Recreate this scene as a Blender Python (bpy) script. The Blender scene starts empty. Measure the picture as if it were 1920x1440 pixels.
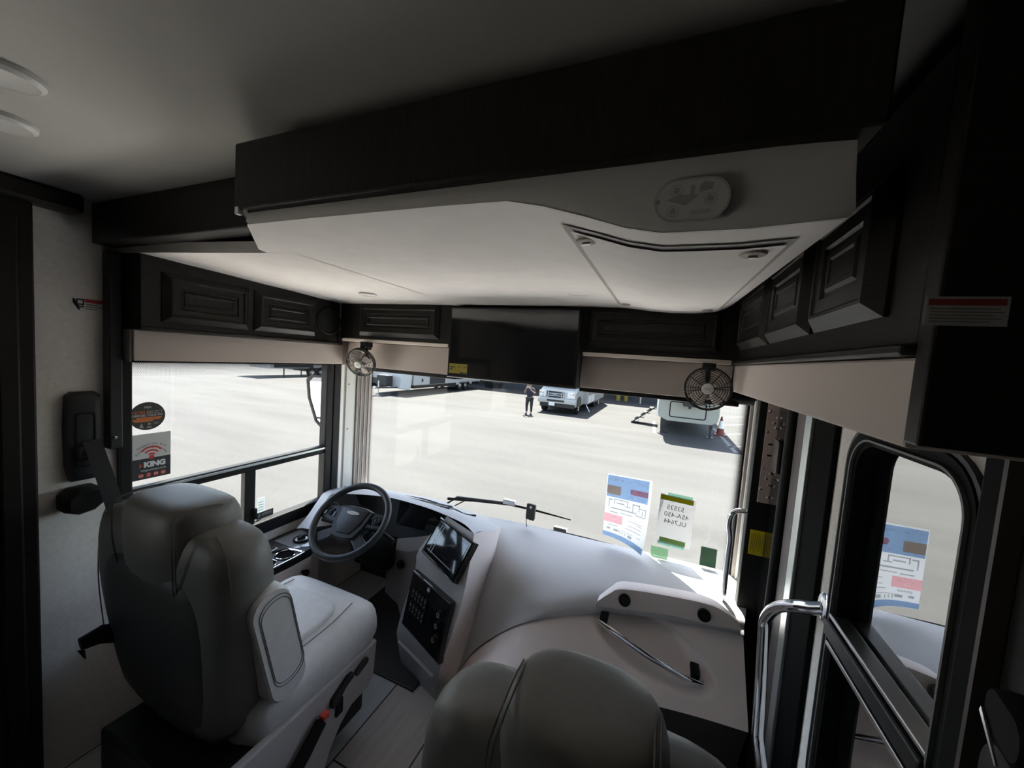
import bpy, bmesh, math, random
from mathutils import Vector, Matrix
random.seed(7)
SC = bpy.context.scene
COL = SC.collection
V = Vector

# ------------------------------------------------------------------ materials
def mat(name, col, rough=.5, metal=0., spec=.5, noise=0., nscale=20., bump=0., bscale=80., coat=0., stretch=None):
    m = bpy.data.materials.new(name); m.use_nodes = True
    nt = m.node_tree; b = nt.nodes['Principled BSDF']
    b.inputs['Base Color'].default_value = (*col, 1); b.inputs['Roughness'].default_value = rough
    b.inputs['Metallic'].default_value = metal; b.inputs['Specular IOR Level'].default_value = spec
    if coat: b.inputs['Coat Weight'].default_value = coat; b.inputs['Coat Roughness'].default_value = .08
    if noise or bump:
        tc = nt.nodes.new('ShaderNodeTexCoord'); mp = nt.nodes.new('ShaderNodeMapping')
        nt.links.new(tc.outputs['Object'], mp.inputs['Vector'])
        if stretch: mp.inputs['Scale'].default_value = stretch
    if noise:
        n = nt.nodes.new('ShaderNodeTexNoise'); n.inputs['Scale'].default_value = nscale; n.inputs['Detail'].default_value = 5
        nt.links.new(mp.outputs['Vector'], n.inputs['Vector'])
        r = nt.nodes.new('ShaderNodeValToRGB')
        r.color_ramp.elements[0].position = .3; r.color_ramp.elements[1].position = .7
        r.color_ramp.elements[0].color = (*[max(0, c * (1 - noise)) for c in col], 1)
        r.color_ramp.elements[1].color = (*[min(1, c * (1 + noise)) for c in col], 1)
        nt.links.new(n.outputs['Fac'], r.inputs['Fac']); nt.links.new(r.outputs['Color'], b.inputs['Base Color'])
    if bump:
        n2 = nt.nodes.new('ShaderNodeTexNoise'); n2.inputs['Scale'].default_value = bscale; n2.inputs['Detail'].default_value = 3
        nt.links.new(mp.outputs['Vector'], n2.inputs['Vector'])
        bp = nt.nodes.new('ShaderNodeBump'); bp.inputs['Strength'].default_value = bump; bp.inputs['Distance'].default_value = .002
        nt.links.new(n2.outputs['Fac'], bp.inputs['Height']); nt.links.new(bp.outputs['Normal'], b.inputs['Normal'])
    return m

def glass_mat(name, tint=(1, 1, 1), refl=.08, blend='fresnel', rough=.0):
    m = bpy.data.materials.new(name); m.use_nodes = True; nt = m.node_tree
    for n in list(nt.nodes):
        if n.type != 'OUTPUT_MATERIAL': nt.nodes.remove(n)
    out = nt.nodes['Material Output']
    t = nt.nodes.new('ShaderNodeBsdfTransparent'); t.inputs['Color'].default_value = (*tint, 1)
    g = nt.nodes.new('ShaderNodeBsdfGlossy'); g.inputs['Roughness'].default_value = rough
    mx = nt.nodes.new('ShaderNodeMixShader')
    if blend == 'fresnel':
        f = nt.nodes.new('ShaderNodeLayerWeight'); f.inputs['Blend'].default_value = .5
        p = nt.nodes.new('ShaderNodeMath'); p.operation = 'POWER'; p.inputs[1].default_value = 5.; nt.links.new(f.outputs['Facing'], p.inputs[0])
        q = nt.nodes.new('ShaderNodeMath'); q.operation = 'MULTIPLY_ADD'; q.inputs[1].default_value = .25; q.inputs[2].default_value = .008; nt.links.new(p.outputs[0], q.inputs[0])
        nt.links.new(q.outputs[0], mx.inputs['Fac'])
    else: mx.inputs['Fac'].default_value = refl
    nt.links.new(t.outputs[0], mx.inputs[1]); nt.links.new(g.outputs[0], mx.inputs[2])
    nt.links.new(mx.outputs[0], out.inputs['Surface'])
    return m

def paper_mat(name, col, trans=.5, clear=.3):
    m = bpy.data.materials.new(name); m.use_nodes = True; nt = m.node_tree
    for n in list(nt.nodes):
        if n.type != 'OUTPUT_MATERIAL': nt.nodes.remove(n)
    out = nt.nodes['Material Output']
    d = nt.nodes.new('ShaderNodeBsdfDiffuse'); d.inputs['Color'].default_value = (*col, 1)
    t = nt.nodes.new('ShaderNodeBsdfTranslucent'); t.inputs['Color'].default_value = (*col, 1)
    c = nt.nodes.new('ShaderNodeBsdfTransparent'); c.inputs['Color'].default_value = (*[min(1, .25 + x * .8) for x in col], 1)
    a = nt.nodes.new('ShaderNodeMixShader'); a.inputs['Fac'].default_value = trans
    b = nt.nodes.new('ShaderNodeMixShader'); b.inputs['Fac'].default_value = clear
    nt.links.new(d.outputs[0], a.inputs[1]); nt.links.new(t.outputs[0], a.inputs[2])
    nt.links.new(a.outputs[0], b.inputs[1]); nt.links.new(c.outputs[0], b.inputs[2])
    nt.links.new(b.outputs[0], out.inputs['Surface'])
    return m

def dots_mat(name, pitch, r0, r1, axis_u, axis_v, v0, v1):
    """black ceramic dots printed on glass; dot radius (in pitch) goes r0..r1 along coordinate axis_v from v0 to v1"""
    m = bpy.data.materials.new(name); m.use_nodes = True; nt = m.node_tree; L = nt.links.new
    for n in list(nt.nodes):
        if n.type != 'OUTPUT_MATERIAL': nt.nodes.remove(n)
    out = nt.nodes['Material Output']
    ge = nt.nodes.new('ShaderNodeNewGeometry'); se = nt.nodes.new('ShaderNodeSeparateXYZ'); L(ge.outputs['Position'], se.inputs[0])
    def M(op, a, b=None):
        n = nt.nodes.new('ShaderNodeMath'); n.operation = op
        for i, x in enumerate((a, b)):
            if x is None: continue
            if isinstance(x, (int, float)): n.inputs[i].default_value = x
            else: L(x, n.inputs[i])
        return n.outputs[0]
    u0, w0 = se.outputs[axis_u], se.outputs[axis_v]
    u = M('DIVIDE', M('ADD', u0, w0), pitch); w = M('DIVIDE', M('SUBTRACT', u0, w0), pitch)
    du = M('SUBTRACT', M('FRACT', u), .5); dw = M('SUBTRACT', M('FRACT', w), .5)
    d = M('SQRT', M('ADD', M('MULTIPLY', du, du), M('MULTIPLY', dw, dw)))
    mr = nt.nodes.new('ShaderNodeMapRange'); L(w0, mr.inputs['Value'])
    for k, x in (('From Min', v0), ('From Max', v1), ('To Min', r0), ('To Max', r1)): mr.inputs[k].default_value = x
    fac = M('LESS_THAN', d, mr.outputs[0])
    t = nt.nodes.new('ShaderNodeBsdfTransparent'); k = nt.nodes.new('ShaderNodeBsdfDiffuse'); k.inputs['Color'].default_value = (.012, .012, .014, 1)
    mx = nt.nodes.new('ShaderNodeMixShader'); L(fac, mx.inputs['Fac']); L(t.outputs[0], mx.inputs[1]); L(k.outputs[0], mx.inputs[2])
    L(mx.outputs[0], out.inputs['Surface'])
    return m

# ------------------------------------------------------------------ geometry
def perp(d):
    d = d.normalized(); a = V((0, 0, 1)) if abs(d.z) < .9 else V((1, 0, 0))
    u = d.cross(a).normalized(); return u, d.cross(u).normalized()

class FR:
    """a local frame: origin o, right x, up y, out n"""
    def __init__(s, o, x, y):
        s.o = V(o); s.x = V(x).normalized(); s.n = s.x.cross(V(y)).normalized(); s.y = s.n.cross(s.x).normalized()
    def __call__(s, u, v, w=0.): return s.o + s.x * u + s.y * v + s.n * w
    def mtx(s, u=0., v=0., w=0.):
        p = s(u, v, w)
        return Matrix(((s.x.x, s.y.x, s.n.x, p.x), (s.x.y, s.y.y, s.n.y, p.y), (s.x.z, s.y.z, s.n.z, p.z), (0, 0, 0, 1)))

def rrect(w, h, r, n=5):
    pts = []
    for cx, cy, a0 in ((w/2-r, h/2-r, 0), (-w/2+r, h/2-r, 90), (-w/2+r, -h/2+r, 180), (w/2-r, -h/2+r, 270)):
        for i in range(n + 1):
            a = math.radians(a0 + 90 * i / n); pts.append((cx + r * math.cos(a), cy + r * math.sin(a)))
    return pts
def circ(r, n=24, ry=None): return [(r * math.cos(2*math.pi*i/n), (ry or r) * math.sin(2*math.pi*i/n)) for i in range(n)]

class MB:
    def __init__(s): s.v = []; s.f = []
    def add(s, vs, fs):
        k = len(s.v); s.v += [tuple(x) for x in vs]; s.f += [tuple(i + k for i in f) for f in fs]; return s
    def box(s, x0, x1, y0, y1, z0, z1):
        return s.add([(x0,y0,z0),(x1,y0,z0),(x1,y1,z0),(x0,y1,z0),(x0,y0,z1),(x1,y0,z1),(x1,y1,z1),(x0,y1,z1)],
                     [(3,2,1,0),(4,5,6,7),(0,1,5,4),(1,2,6,5),(2,3,7,6),(3,0,4,7)])
    def fbox(s, F, u0, u1, v0, v1, w0, w1):
        return s.add([F(u0,v0,w0),F(u1,v0,w0),F(u1,v1,w0),F(u0,v1,w0),F(u0,v0,w1),F(u1,v0,w1),F(u1,v1,w1),F(u0,v1,w1)],
                     [(3,2,1,0),(4,5,6,7),(0,1,5,4),(1,2,6,5),(2,3,7,6),(3,0,4,7)])
    def loft(s, loops, cap0=True, cap1=True):
        n = len(loops[0]); vs = [p for l in loops for p in l]; fs = []
        for k in range(len(loops) - 1):
            for i in range(n):
                j = (i + 1) % n; fs.append((k*n+i, k*n+j, (k+1)*n+j, (k+1)*n+i))
        if cap0: fs.append(tuple(range(n))[::-1])
        if cap1: fs.append(tuple(range((len(loops)-1)*n, len(loops)*n)))
        return s.add(vs, fs)
    def prism(s, poly, vec):
        a = [V(p) for p in poly]; return s.loft([a, [p + V(vec) for p in a]])
    def fprism(s, F, poly, w0, w1): return s.loft([[F(u, v, w0) for u, v in poly], [F(u, v, w1) for u, v in poly]])
    def fring(s, F, outer, inner, w0, w1, w2=None):
        """a closed frame between two loops of equal length, w1 outer height, w2 inner height"""
        w2 = w1 if w2 is None else w2; n = len(outer)
        L = [[F(u,v,w0) for u,v in inner], [F(u,v,w0) for u,v in outer], [F(u,v,w1) for u,v in outer], [F(u,v,w2) for u,v in inner]]
        L.append(L[0]); return s.loft(L, False, False)
    def grid(s, rows):
        m = len(rows[0]); vs = [p for r in rows for p in r]; fs = []
        for k in range(len(rows) - 1):
            for i in range(m - 1): fs.append((k*m+i, k*m+i+1, (k+1)*m+i+1, (k+1)*m+i))
        return s.add(vs, fs)
    def tube(s, pts, r, n=10, closed=False):
        pts = [V(p) for p in pts]; N = len(pts); rs = r if isinstance(r, (list, tuple)) else [r] * N
        u = None; loops = []
        for i in range(N):
            if closed: d = pts[(i+1) % N] - pts[i-1]
            else: d = pts[min(i+1, N-1)] - pts[max(i-1, 0)]
            d.normalize()
            if u is None: u, w = perp(d)
            else:
                u = (u - d * u.dot(d)).normalized(); w = d.cross(u)
            loops.append([pts[i] + (u * math.cos(2*math.pi*k/n) + w * math.sin(2*math.pi*k/n)) * rs[i] for k in range(n)])
        if closed: loops.append(loops[0]); return s.loft(loops, False, False)
        return s.loft(loops)
    def lathe(s, c, axis, prof, n=24, cap=True):
        c = V(c); d = V(axis).normalized(); u, w = perp(d)
        return s.loft([[c + d*h + (u*math.cos(2*math.pi*k/n) + w*math.sin(2*math.pi*k/n))*max(r, 1e-5) for k in range(n)] for r, h in prof], cap, cap)
    def rects(s, F, w, h, prof, cap=True):
        """concentric rectangles: prof = [(inset, height)], centre at frame origin"""
        L = [[F(-w/2+i, -h/2+i, z), F(w/2-i, -h/2+i, z), F(w/2-i, h/2-i, z), F(-w/2+i, h/2-i, z)] for i, z in prof]
        return s.loft(L, True, cap)
    def build(s, name, m, parent=None, smooth=False, bevel=0., seg=2, sub=0, solid=0., angle=35):
        me = bpy.data.meshes.new(name); me.from_pydata(s.v, [], s.f)
        bm = bmesh.new(); bm.from_mesh(me); bmesh.ops.remove_doubles(bm, verts=bm.verts, dist=1e-6)
        bmesh.ops.recalc_face_normals(bm, faces=bm.faces)
        if smooth:
            for f in bm.faces: f.smooth = True
        bm.to_mesh(me); bm.free()
        if smooth and not sub:
            try: me.set_sharp_from_angle(angle=math.radians(angle))
            except Exception: pass
        me.materials.append(m)
        o = bpy.data.objects.new(name, me); COL.objects.link(o)
        if parent: put(o, parent)
        if solid:
            q = o.modifiers.new('solid', 'SOLIDIFY'); q.thickness = solid; q.offset = 0
        if bevel:
            q = o.modifiers.new('bevel', 'BEVEL'); q.width = bevel; q.segments = seg; q.limit_method = 'ANGLE'; q.angle_limit = math.radians(40)
            q.harden_normals = False
        if sub:
            q = o.modifiers.new('sub', 'SUBSURF'); q.levels = sub; q.render_levels = sub
        return o

def world_of(o):
    m = o.matrix_basis.copy()
    while o.parent:
        m = o.parent.matrix_basis @ o.matrix_parent_inverse @ m; o = o.parent
    return m
def put(o, parent):
    o.parent = parent; o.matrix_parent_inverse = (world_of(parent)).inverted()

def tag(o, label, cat, group=None):
    o['label'] = label; o['category'] = cat
    if group: o['group'] = group
    return o
def thing(name, label, cat, loc=(0, 0, 0), group=None):
    o = bpy.data.objects.new(name, None); COL.objects.link(o); o.location = loc; o.empty_display_size = .1
    return tag(o, label, cat, group)
def struct(o): o['kind'] = 'structure'; return o
def copy_tree(o, parent=None):
    c = o.copy(); COL.objects.link(c)
    if parent: c.parent = parent
    for ch in o.children: copy_tree(ch, c)
    return c

def text(name, s, size, F, u, v, m, parent, w=.0015, align='CENTER', mirror=False, sx=1., bold=0.):
    cu = bpy.data.curves.new(name, 'FONT'); cu.body = s; cu.size = size; cu.align_x = align; cu.align_y = 'CENTER'; cu.extrude = .0002; cu.offset = bold
    o = bpy.data.objects.new(name, cu); me = bpy.data.meshes.new_from_object(o); me.name = name
    bpy.data.objects.remove(o); bpy.data.curves.remove(cu); me.materials.clear(); me.materials.append(m)
    o = bpy.data.objects.new(name, me); COL.objects.link(o)
    o.matrix_basis = F.mtx(u, v, w) @ Matrix.Diagonal((-sx if mirror else sx, 1, 1, 1))
    if parent: put(o, parent)
    return o
def arc_pts(pts, n=8):
    """Catmull-Rom through pts"""
    P = [V(p) for p in pts]; out = []
    for i in range(len(P) - 1):
        a, b, c, d = P[max(i-1, 0)], P[i], P[i+1], P[min(i+2, len(P)-1)]
        for k in range(n):
            t = k / n; out.append(.5*((2*b) + (c-a)*t + (2*a-5*b+4*c-d)*t*t + (3*b-a-3*c+d)*t**3))
    out.append(P[-1]); return out
def refine(rows, n=4):
    R = [arc_pts(r, n) for r in rows]
    cols = [arc_pts([r[i] for r in R], n) for i in range(len(R[0]))]
    return [[c[k] for c in cols] for k in range(len(cols[0]))]

# ------------------------------------------------------------------ palette
M = {}
M['wall'] = mat('wall_fabric', (.80, .765, .73), .9, noise=.06, nscale=60, bump=.15, bscale=300)
M['liner'] = mat('headliner', (.82, .775, .745), .85, noise=.03, nscale=15, bump=.08, bscale=200)
M['ceiling'] = mat('ceiling_vinyl', (.50, .485, .46), .8, noise=.04, nscale=5)
M['fascia'] = mat('fascia_vinyl', (.60, .58, .55), .8)
M['wood'] = mat('espresso_wood', (.015, .013, .0115), .42, spec=.2, noise=.35, nscale=9, stretch=(3, 3, 40))
M['woodx'] = mat('espresso_wood_panel', (.020, .0175, .016), .45, spec=.2, noise=.3, nscale=9, stretch=(30, 3, 3))
M['valance'] = mat('valance_vinyl', (.50, .435, .395), .75, bump=.05)
M['rail'] = mat('light_rail', (.75, .66, .58), .5)
M['black'] = mat('black_plastic', (.017, .017, .017), .6, spec=.15)
M['knee'] = mat('brown_knee_panel', (.17, .15, .135), .6)
M['inlay'] = mat('grey_inlay', (.22, .24, .27), .15, coat=.5)
M['seal'] = mat('door_seal', (.005, .005, .005), .9, spec=.05)
M['lip'] = mat('grey_lip', (.16, .16, .155), .5)
M['satin'] = mat('satin_black', (.020, .020, .022), .4, spec=.3)
M['gloss'] = mat('gloss_black', (.01, .01, .012), .06, coat=.6)
M['rubber'] = mat('rubber', (.014, .014, .015), .8, spec=.1)
M['chrome'] = mat('chrome', (.8, .8, .82), .08, metal=1.)
M['steel'] = mat('brushed_steel', (.55, .55, .56), .3, metal=1.)
M['alu'] = mat('aluminium_strip', (.55, .58, .58), .35, metal=.9)
M['dash'] = mat('dash_vinyl', (.50, .495, .50), .6, bump=.1, bscale=500)
M['dashlow'] = mat('dash_lower_vinyl', (.80, .715, .69), .65, bump=.1, bscale=500)
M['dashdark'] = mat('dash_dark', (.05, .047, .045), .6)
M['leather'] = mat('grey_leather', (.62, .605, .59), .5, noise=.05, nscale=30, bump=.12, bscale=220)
M['leatherback'] = mat('shade_dark_leather', (.042, .04, .037), .55, noise=.05, nscale=30, bump=.12, bscale=220)  # dark rear panel colour, darkened further for the shade behind the seats
M['leathertop'] = mat('shaded_grey_leather', (.145, .14, .128), .5, noise=.05, nscale=30, bump=.12, bscale=220)  # grey leather with the shade of the seat backs put into its colour
M['stitch'] = mat('stitch', (.12, .11, .10), .8)
M['skirt'] = mat('seat_skirt', (.50, .47, .46), .65)
M['wheelblk'] = mat('steering_leather', (.022, .024, .030), .42, bump=.1, bscale=400)
M['white'] = mat('white_plastic', (.78, .77, .75), .4)
M['offwhite'] = mat('offwhite_plastic', (.66, .64, .62), .5)
M['yellow'] = mat('yellow_label', (.78, .62, .02), .5)
M['red'] = mat('red_print', (.62, .05, .04), .5)
M['orange'] = mat('orange_print', (.75, .20, .05), .5)
M['ink'] = mat('black_ink', (.015, .015, .015), .6)
M['lgrey'] = mat('grey_print', (.45, .45, .45), .6)
M['printwhite'] = mat('white_print', (.85, .85, .85), .5)
M['sheet'] = mat('label_white', (.75, .74, .72), .6)
M['strap'] = mat('belt_webbing', (.035, .036, .038), .8, bump=.4, bscale=600)
M['pillar'] = mat('pillar_grey', (.62, .62, .59), .6)
M['taupe'] = mat('taupe_trim', (.33, .29, .26), .6)
M['brown'] = mat('door_post_brown', (.075, .062, .058), .5)
M['rivet_plate'] = mat('hinge_plate', (.62, .50, .46), .5)
M['smoke'] = mat('fan_black', (.012, .012, .012), .35)
M['blade'] = mat('fan_blade', (.75, .66, .60), .35)
M['glass'] = glass_mat('clear_glass', (.97, .985, .975), .12)
M['tint'] = glass_mat('tinted_glass', (.06, .065, .065), .62, blend='mix')
M['mirror'] = mat('mirror_glass', (.86, .87, .88), .02, metal=1.)
M['screen'] = mat('screen_glass', (.014, .014, .015), .06, coat=1.)
M['ridge'] = mat('screen_graphic', (.8, .8, .8), .4)
def floor_mat():
    m = mat('plank_tile', (.2, .2, .2), .35); nt = m.node_tree; b = nt.nodes['Principled BSDF']; L = nt.links.new
    tc = nt.nodes.new('ShaderNodeTexCoord'); mp = nt.nodes.new('ShaderNodeMapping')
    L(tc.outputs['Object'], mp.inputs['Vector']); mp.inputs['Rotation'].default_value = (0, 0, math.radians(90)); mp.inputs['Location'].default_value = (-.16, -.94 + .0, 0)
    br = nt.nodes.new('ShaderNodeTexBrick'); L(mp.outputs['Vector'], br.inputs['Vector'])
    br.inputs['Scale'].default_value = 1.; br.inputs['Brick Width'].default_value = 1.2; br.inputs['Row Height'].default_value = .288
    br.inputs['Mortar Size'].default_value = .0035; br.inputs['Color1'].default_value = (.50, .535, .55, 1); br.inputs['Color2'].default_value = (.58, .52, .505, 1)
    br.inputs['Mortar'].default_value = (.03, .03, .032, 1); br.offset = .6
    n = nt.nodes.new('ShaderNodeTexNoise'); mp2 = nt.nodes.new('ShaderNodeMapping'); mp2.inputs['Scale'].default_value = (14, 1.2, 1)
    L(tc.outputs['Object'], mp2.inputs['Vector']); L(mp2.outputs['Vector'], n.inputs['Vector']); n.inputs['Scale'].default_value = 3; n.inputs['Detail'].default_value = 8
    mr = nt.nodes.new('ShaderNodeMapRange'); L(n.outputs['Fac'], mr.inputs['Value']); mr.inputs['To Min'].default_value = .72; mr.inputs['To Max'].default_value = 1.3
    vm = nt.nodes.new('ShaderNodeVectorMath'); vm.operation = 'SCALE'; L(br.outputs['Color'], vm.inputs[0]); L(mr.outputs[0], vm.inputs['Scale'])
    L(vm.outputs[0], b.inputs['Base Color']); return m
M['floor'] = floor_mat()
def lot_mat():
    m = mat('pale_concrete_lot', (.5, .49, .46), .9); nt = m.node_tree; b = nt.nodes['Principled BSDF']; L = nt.links.new
    tc = nt.nodes.new('ShaderNodeTexCoord')
    def nz(sc, st, det):
        mp = nt.nodes.new('ShaderNodeMapping'); mp.inputs['Scale'].default_value = st; L(tc.outputs['Object'], mp.inputs['Vector'])
        n = nt.nodes.new('ShaderNodeTexNoise'); n.inputs['Scale'].default_value = sc; n.inputs['Detail'].default_value = det; L(mp.outputs['Vector'], n.inputs['Vector']); return n.outputs['Fac']
    a = nz(.5, (.35, 1.6, 1), 6); c = nz(22, (1, 1, 1), 3)
    mr = nt.nodes.new('ShaderNodeMapRange'); L(a, mr.inputs['Value']); mr.inputs['From Min'].default_value = .3; mr.inputs['From Max'].default_value = .7; mr.inputs['To Min'].default_value = .80; mr.inputs['To Max'].default_value = 1.08
    mr2 = nt.nodes.new('ShaderNodeMapRange'); L(c, mr2.inputs['Value']); mr2.inputs['From Min'].default_value = .3; mr2.inputs['From Max'].default_value = .7; mr2.inputs['To Min'].default_value = .9; mr2.inputs['To Max'].default_value = 1.07
    mu = nt.nodes.new('ShaderNodeMath'); mu.operation = 'MULTIPLY'; L(mr.outputs[0], mu.inputs[0]); L(mr2.outputs[0], mu.inputs[1])
    vm = nt.nodes.new('ShaderNodeVectorMath'); vm.operation = 'SCALE'; vm.inputs[0].default_value = LOT; L(mu.outputs[0], vm.inputs['Scale'])
    L(vm.outputs[0], b.inputs['Base Color']); b.inputs['Specular IOR Level'].default_value = .2; return m
LOT = (.044, .0428, .0415)
M['lot'] = lot_mat()
M['linepaint'] = mat('line_paint', (0.1000, 0.1000, 0.0977), .8)
M['pad'] = mat('bounce_pad_concrete', (.42, .395, .365), .9)
M['bounce_ledge'] = mat('bounce_ledge_white', (.80, .80, .80), .5)
M['vwhite'] = mat('vehicle_white', (.36, .36, .345), .3)
M['vcream'] = mat('trailer_cream', (.31, .31, .265), .4)
M['vgrey'] = mat('trailer_grey', (0.0159, 0.0182, 0.0195), .4)
M['vdark'] = mat('vehicle_dark', (0.0045, 0.0050, 0.0055), .5)
M['bluecar'] = mat('blue_car_paint', (0.0136, 0.0409, 0.1364), .25)
M['bollard'] = mat('bollard_yellow', (0.1818, 0.1364, 0.0091), .6)
M['facade'] = mat('blue_grey_facade', (0.0273, 0.0318, 0.0364), .7, noise=.1, nscale=2)
M['skin'] = mat('skin', (0.2500, 0.1500, 0.1136), .5)
M['navy'] = mat('navy_cotton', (0.0082, 0.0109, 0.0227), .85)
M['blackcloth'] = mat('black_cotton', (.012, .012, .014), .85)
M['hair'] = mat('dark_hair', (.03, .018, .012), .6)
M['coneorange'] = mat('cone_orange', (0.1364, 0.0114, 0.0045), .5)

# ------------------------------------------------------------------ room shell
def wall_x(name, x0, x1, y0, y1, z0, z1, holes, m):
    """a wall of constant X with rectangular openings (y0,y1,z0,z1), openings sorted along Y and not overlapping"""
    b = MB(); y = y0
    for (a, c, d, e) in holes:
        b.box(x0, x1, y, a, z0, z1); b.box(x0, x1, a, c, z0, d); b.box(x0, x1, a, c, e, z1); y = c
    b.box(x0, x1, y, y1, z0, z1)
    return struct(b.build(name, m))
XL, XR = -1.95, .45
HL = [(-.78, -.03, .85, 1.38), (.76, 1.79, .60, 1.60)]
wl = wall_x('wall_left', -2.01, XL, -1.75, 2.10, 0, 2.12, HL, M['wall'])
wo = wall_x('wall_left_cladding', -2.045, -2.015, -1.75, 2.10, -.75, 2.2, [HL[0], (.70, 1.92, .50, 1.60)], M['facade'])
HR = [(.66, 1.06, .72, 1.54)]
wr = wall_x('wall_right', XR, .51, -1.75, 2.10, 0, 2.12, HR, M['wall'])
w2 = wall_x('wall_right_inner', .40, .449, -1.75, 1.085, 0, 2.10, [(.67, 1.012, .735, 1.53)], M['wall'])
struct(MB().box(.385, .399, -1.75, .38, 0, 2.099).build('wall_right_bounce_cut', M['wood']))  # unseen dark boards added to cut light bouncing from the rear
struct(MB().box(-2.01, .51, -1.83, -1.75, 0, 2.12).build('wall_rear', M['wood']))
struct(MB().box(-2.01, .51, -1.75, 2.10, -.06, 0).build('floor', M['floor']))
struct(MB().box(-2.04, .54, -1.83, 2.10, 2.10, 2.16).build('ceiling', M['ceiling']))
b = MB(); b.box(-1.95, .45, 2.07, 2.13, -.7, .60); b.box(-1.95, .45, 2.05, 2.11, 1.62, 2.10)
struct(b.build('wall_front', M['dashdark']))
# front cap, unseen; outline shaped so sun reaches only the dash's right corner
cap = [(-2.04, 2.06), (.51, 2.06), (.51, 2.09), (.22, 2.10), (.08, 2.17), (-.04, 2.31), (-.16, 2.46), (-.28, 2.52), (-.46, 2.56), (-1.7, 2.56), (-1.95, 2.48), (-2.04, 2.3)]
struct(MB().loft([[V((x, y, 1.63)) for x, y in cap], [V((x, y, 2.15)) for x, y in cap]]).build('wall_front_sun_brow', M['facade'], smooth=False))
# crown along the left wall, dark beam dropping from the ceiling, wooden pocket post
struct(MB().box(XL, -1.87, -1.75, .64, 2.035, 2.10).build('trim_1', M['woodx'], bevel=.012))
struct(MB().box(XL, -1.03, .68, .748, 1.958, 2.099).build('trim_2', M['woodx'], bevel=.006))
# pocket post with flutes
b = MB(); b.box(XL, -1.885, .02, .53, 0, 2.035)
for y in (.11, .20, .29, .38, .45): b.box(-1.885, -1.872, y, y + .045, .1, 1.98)
struct(b.build('trim_3', M['wood'], bevel=.006))
# unseen white ledge added below the windscreen to bounce sun onto the headliner
struct(MB().prism([(-2.04, 2.135, .30), (-2.04, 2.135, .595), (-2.04, 2.42, .47), (-2.04, 2.42, .30)], (2.55, 0, 0)).build('trim_12', M['bounce_ledge']))
# headliner of the front cap, left of the drop-down bunk
def zu(y): return 1.90 + (1.67 - y) * .0225
rows = []
def zh(x, y): t = (1.69 - y) / .94; return 1.90 + t * (.044 - .040 * (x + 1.95) / .95)
for y in (.75, .9, 1.2, 1.5, 1.69): rows.append([(x, y, zh(x, y)) for x in (-1.95, -1.6, -1.3, -1.0)])
b = MB(); b.grid(rows); b.grid([[(x, .75, zh(x, .75)) for x in (-1.95, -1.6, -1.3, -1.0)], [(x, .749, zh(x, .75) + .034) for x in (-1.95, -1.6, -1.3, -1.0)]])
struct(b.build('ceiling_front', M['liner'], smooth=True))

# ---- driver side window
win = struct(bpy.data.objects.new('window_1', None)); COL.objects.link(win); win.location = (-1.97, 1.26, 1.1)
b = MB()
Fw = FR((-1.945, 1.26, 1.1), (0, 1, 0), (0, 0, 1))      # looking at the wall from inside: right = +Y
y0, y1, z0, z1 = .745, 1.80, .575, 1.60
b.box(-1.985, -1.93, y0, .785, z0, z1); b.box(-1.985, -1.93, 1.70, 1.752, z0, z1); b.box(-1.98, -1.925, 1.752, y1, z0, z1)
b.box(-1.985, -1.93, y0, y1, .60, .672); b.box(-1.985, -1.93, y0, y1, 1.57, z1)
b.build('window_frame', M['black'], win, bevel=.006)
b = MB(); b.box(-1.982, -1.937, .785, 1.70, .965, 1.012); b.build('mid_rail', M['black'], win, bevel=.005)
MB().box(-1.937, -1.930, .785, 1.70, .996, 1.006).build('rail_edge', M['alu'], win)
b = MB(); b.box(-1.98, -1.945, 1.228, 1.283, .66, .965); b.box(-1.945, -1.925, 1.27, 1.283, .70, .76); b.build('slider_post', M['black'], win, bevel=.004)
b = MB(); b.box(-1.984, -1.980, .785, 1.70, .64, 1.57); b.build('pane', M['glass'], win)
M['dots_side'] = dots_mat('ceramic_dots_side', .0062, .56, .18, 'Y', 'Z', 1.535, 1.475)
MB().grid([[(-1.979, .785, 1.47), (-1.979, 1.70, 1.47)], [(-1.979, .785, 1.575), (-1.979, 1.70, 1.575)]]).build('ceramic_dots', M['dots_side'], win)

# ---- windscreen
ws = struct(bpy.data.objects.new('window_2', None)); COL.objects.link(ws); ws.location = (-.76, 2.04, 1.1)
YW = 2.035
MB().box(-1.91, .41, YW + .002, YW + .006, .60, 1.63).build('pane', M['glass'], ws)
b = MB(); b.box(-1.925, -1.888, YW - .012, YW, .60, 1.63); b.box(.385, .42, YW - .012, YW, .60, 1.63)
b.box(-1.92, .42, YW - .012, YW, 1.52, 1.63); b.box(-1.92, .42, YW - .012, YW, .58, .62)
b.build('gasket', M['rubber'], ws)
M['dots_l'] = dots_mat('ceramic_dots_left', .0062, .60, .1, 'Z', 'X', -1.888, -1.862)
M['dots_r'] = dots_mat('ceramic_dots_right', .0062, .60, .1, 'Z', 'X', .385, .35)
for n, xa, xb, k in (('ceramic_dots', -1.888, -1.855, 'dots_l'), ('ceramic_dots', .343, .385, 'dots_r')):
    MB().grid([[(xa, YW, .62), (xb, YW, .62)], [(xa, YW, 1.53), (xb, YW, 1.53)]]).build(n, M[k], ws)

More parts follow.
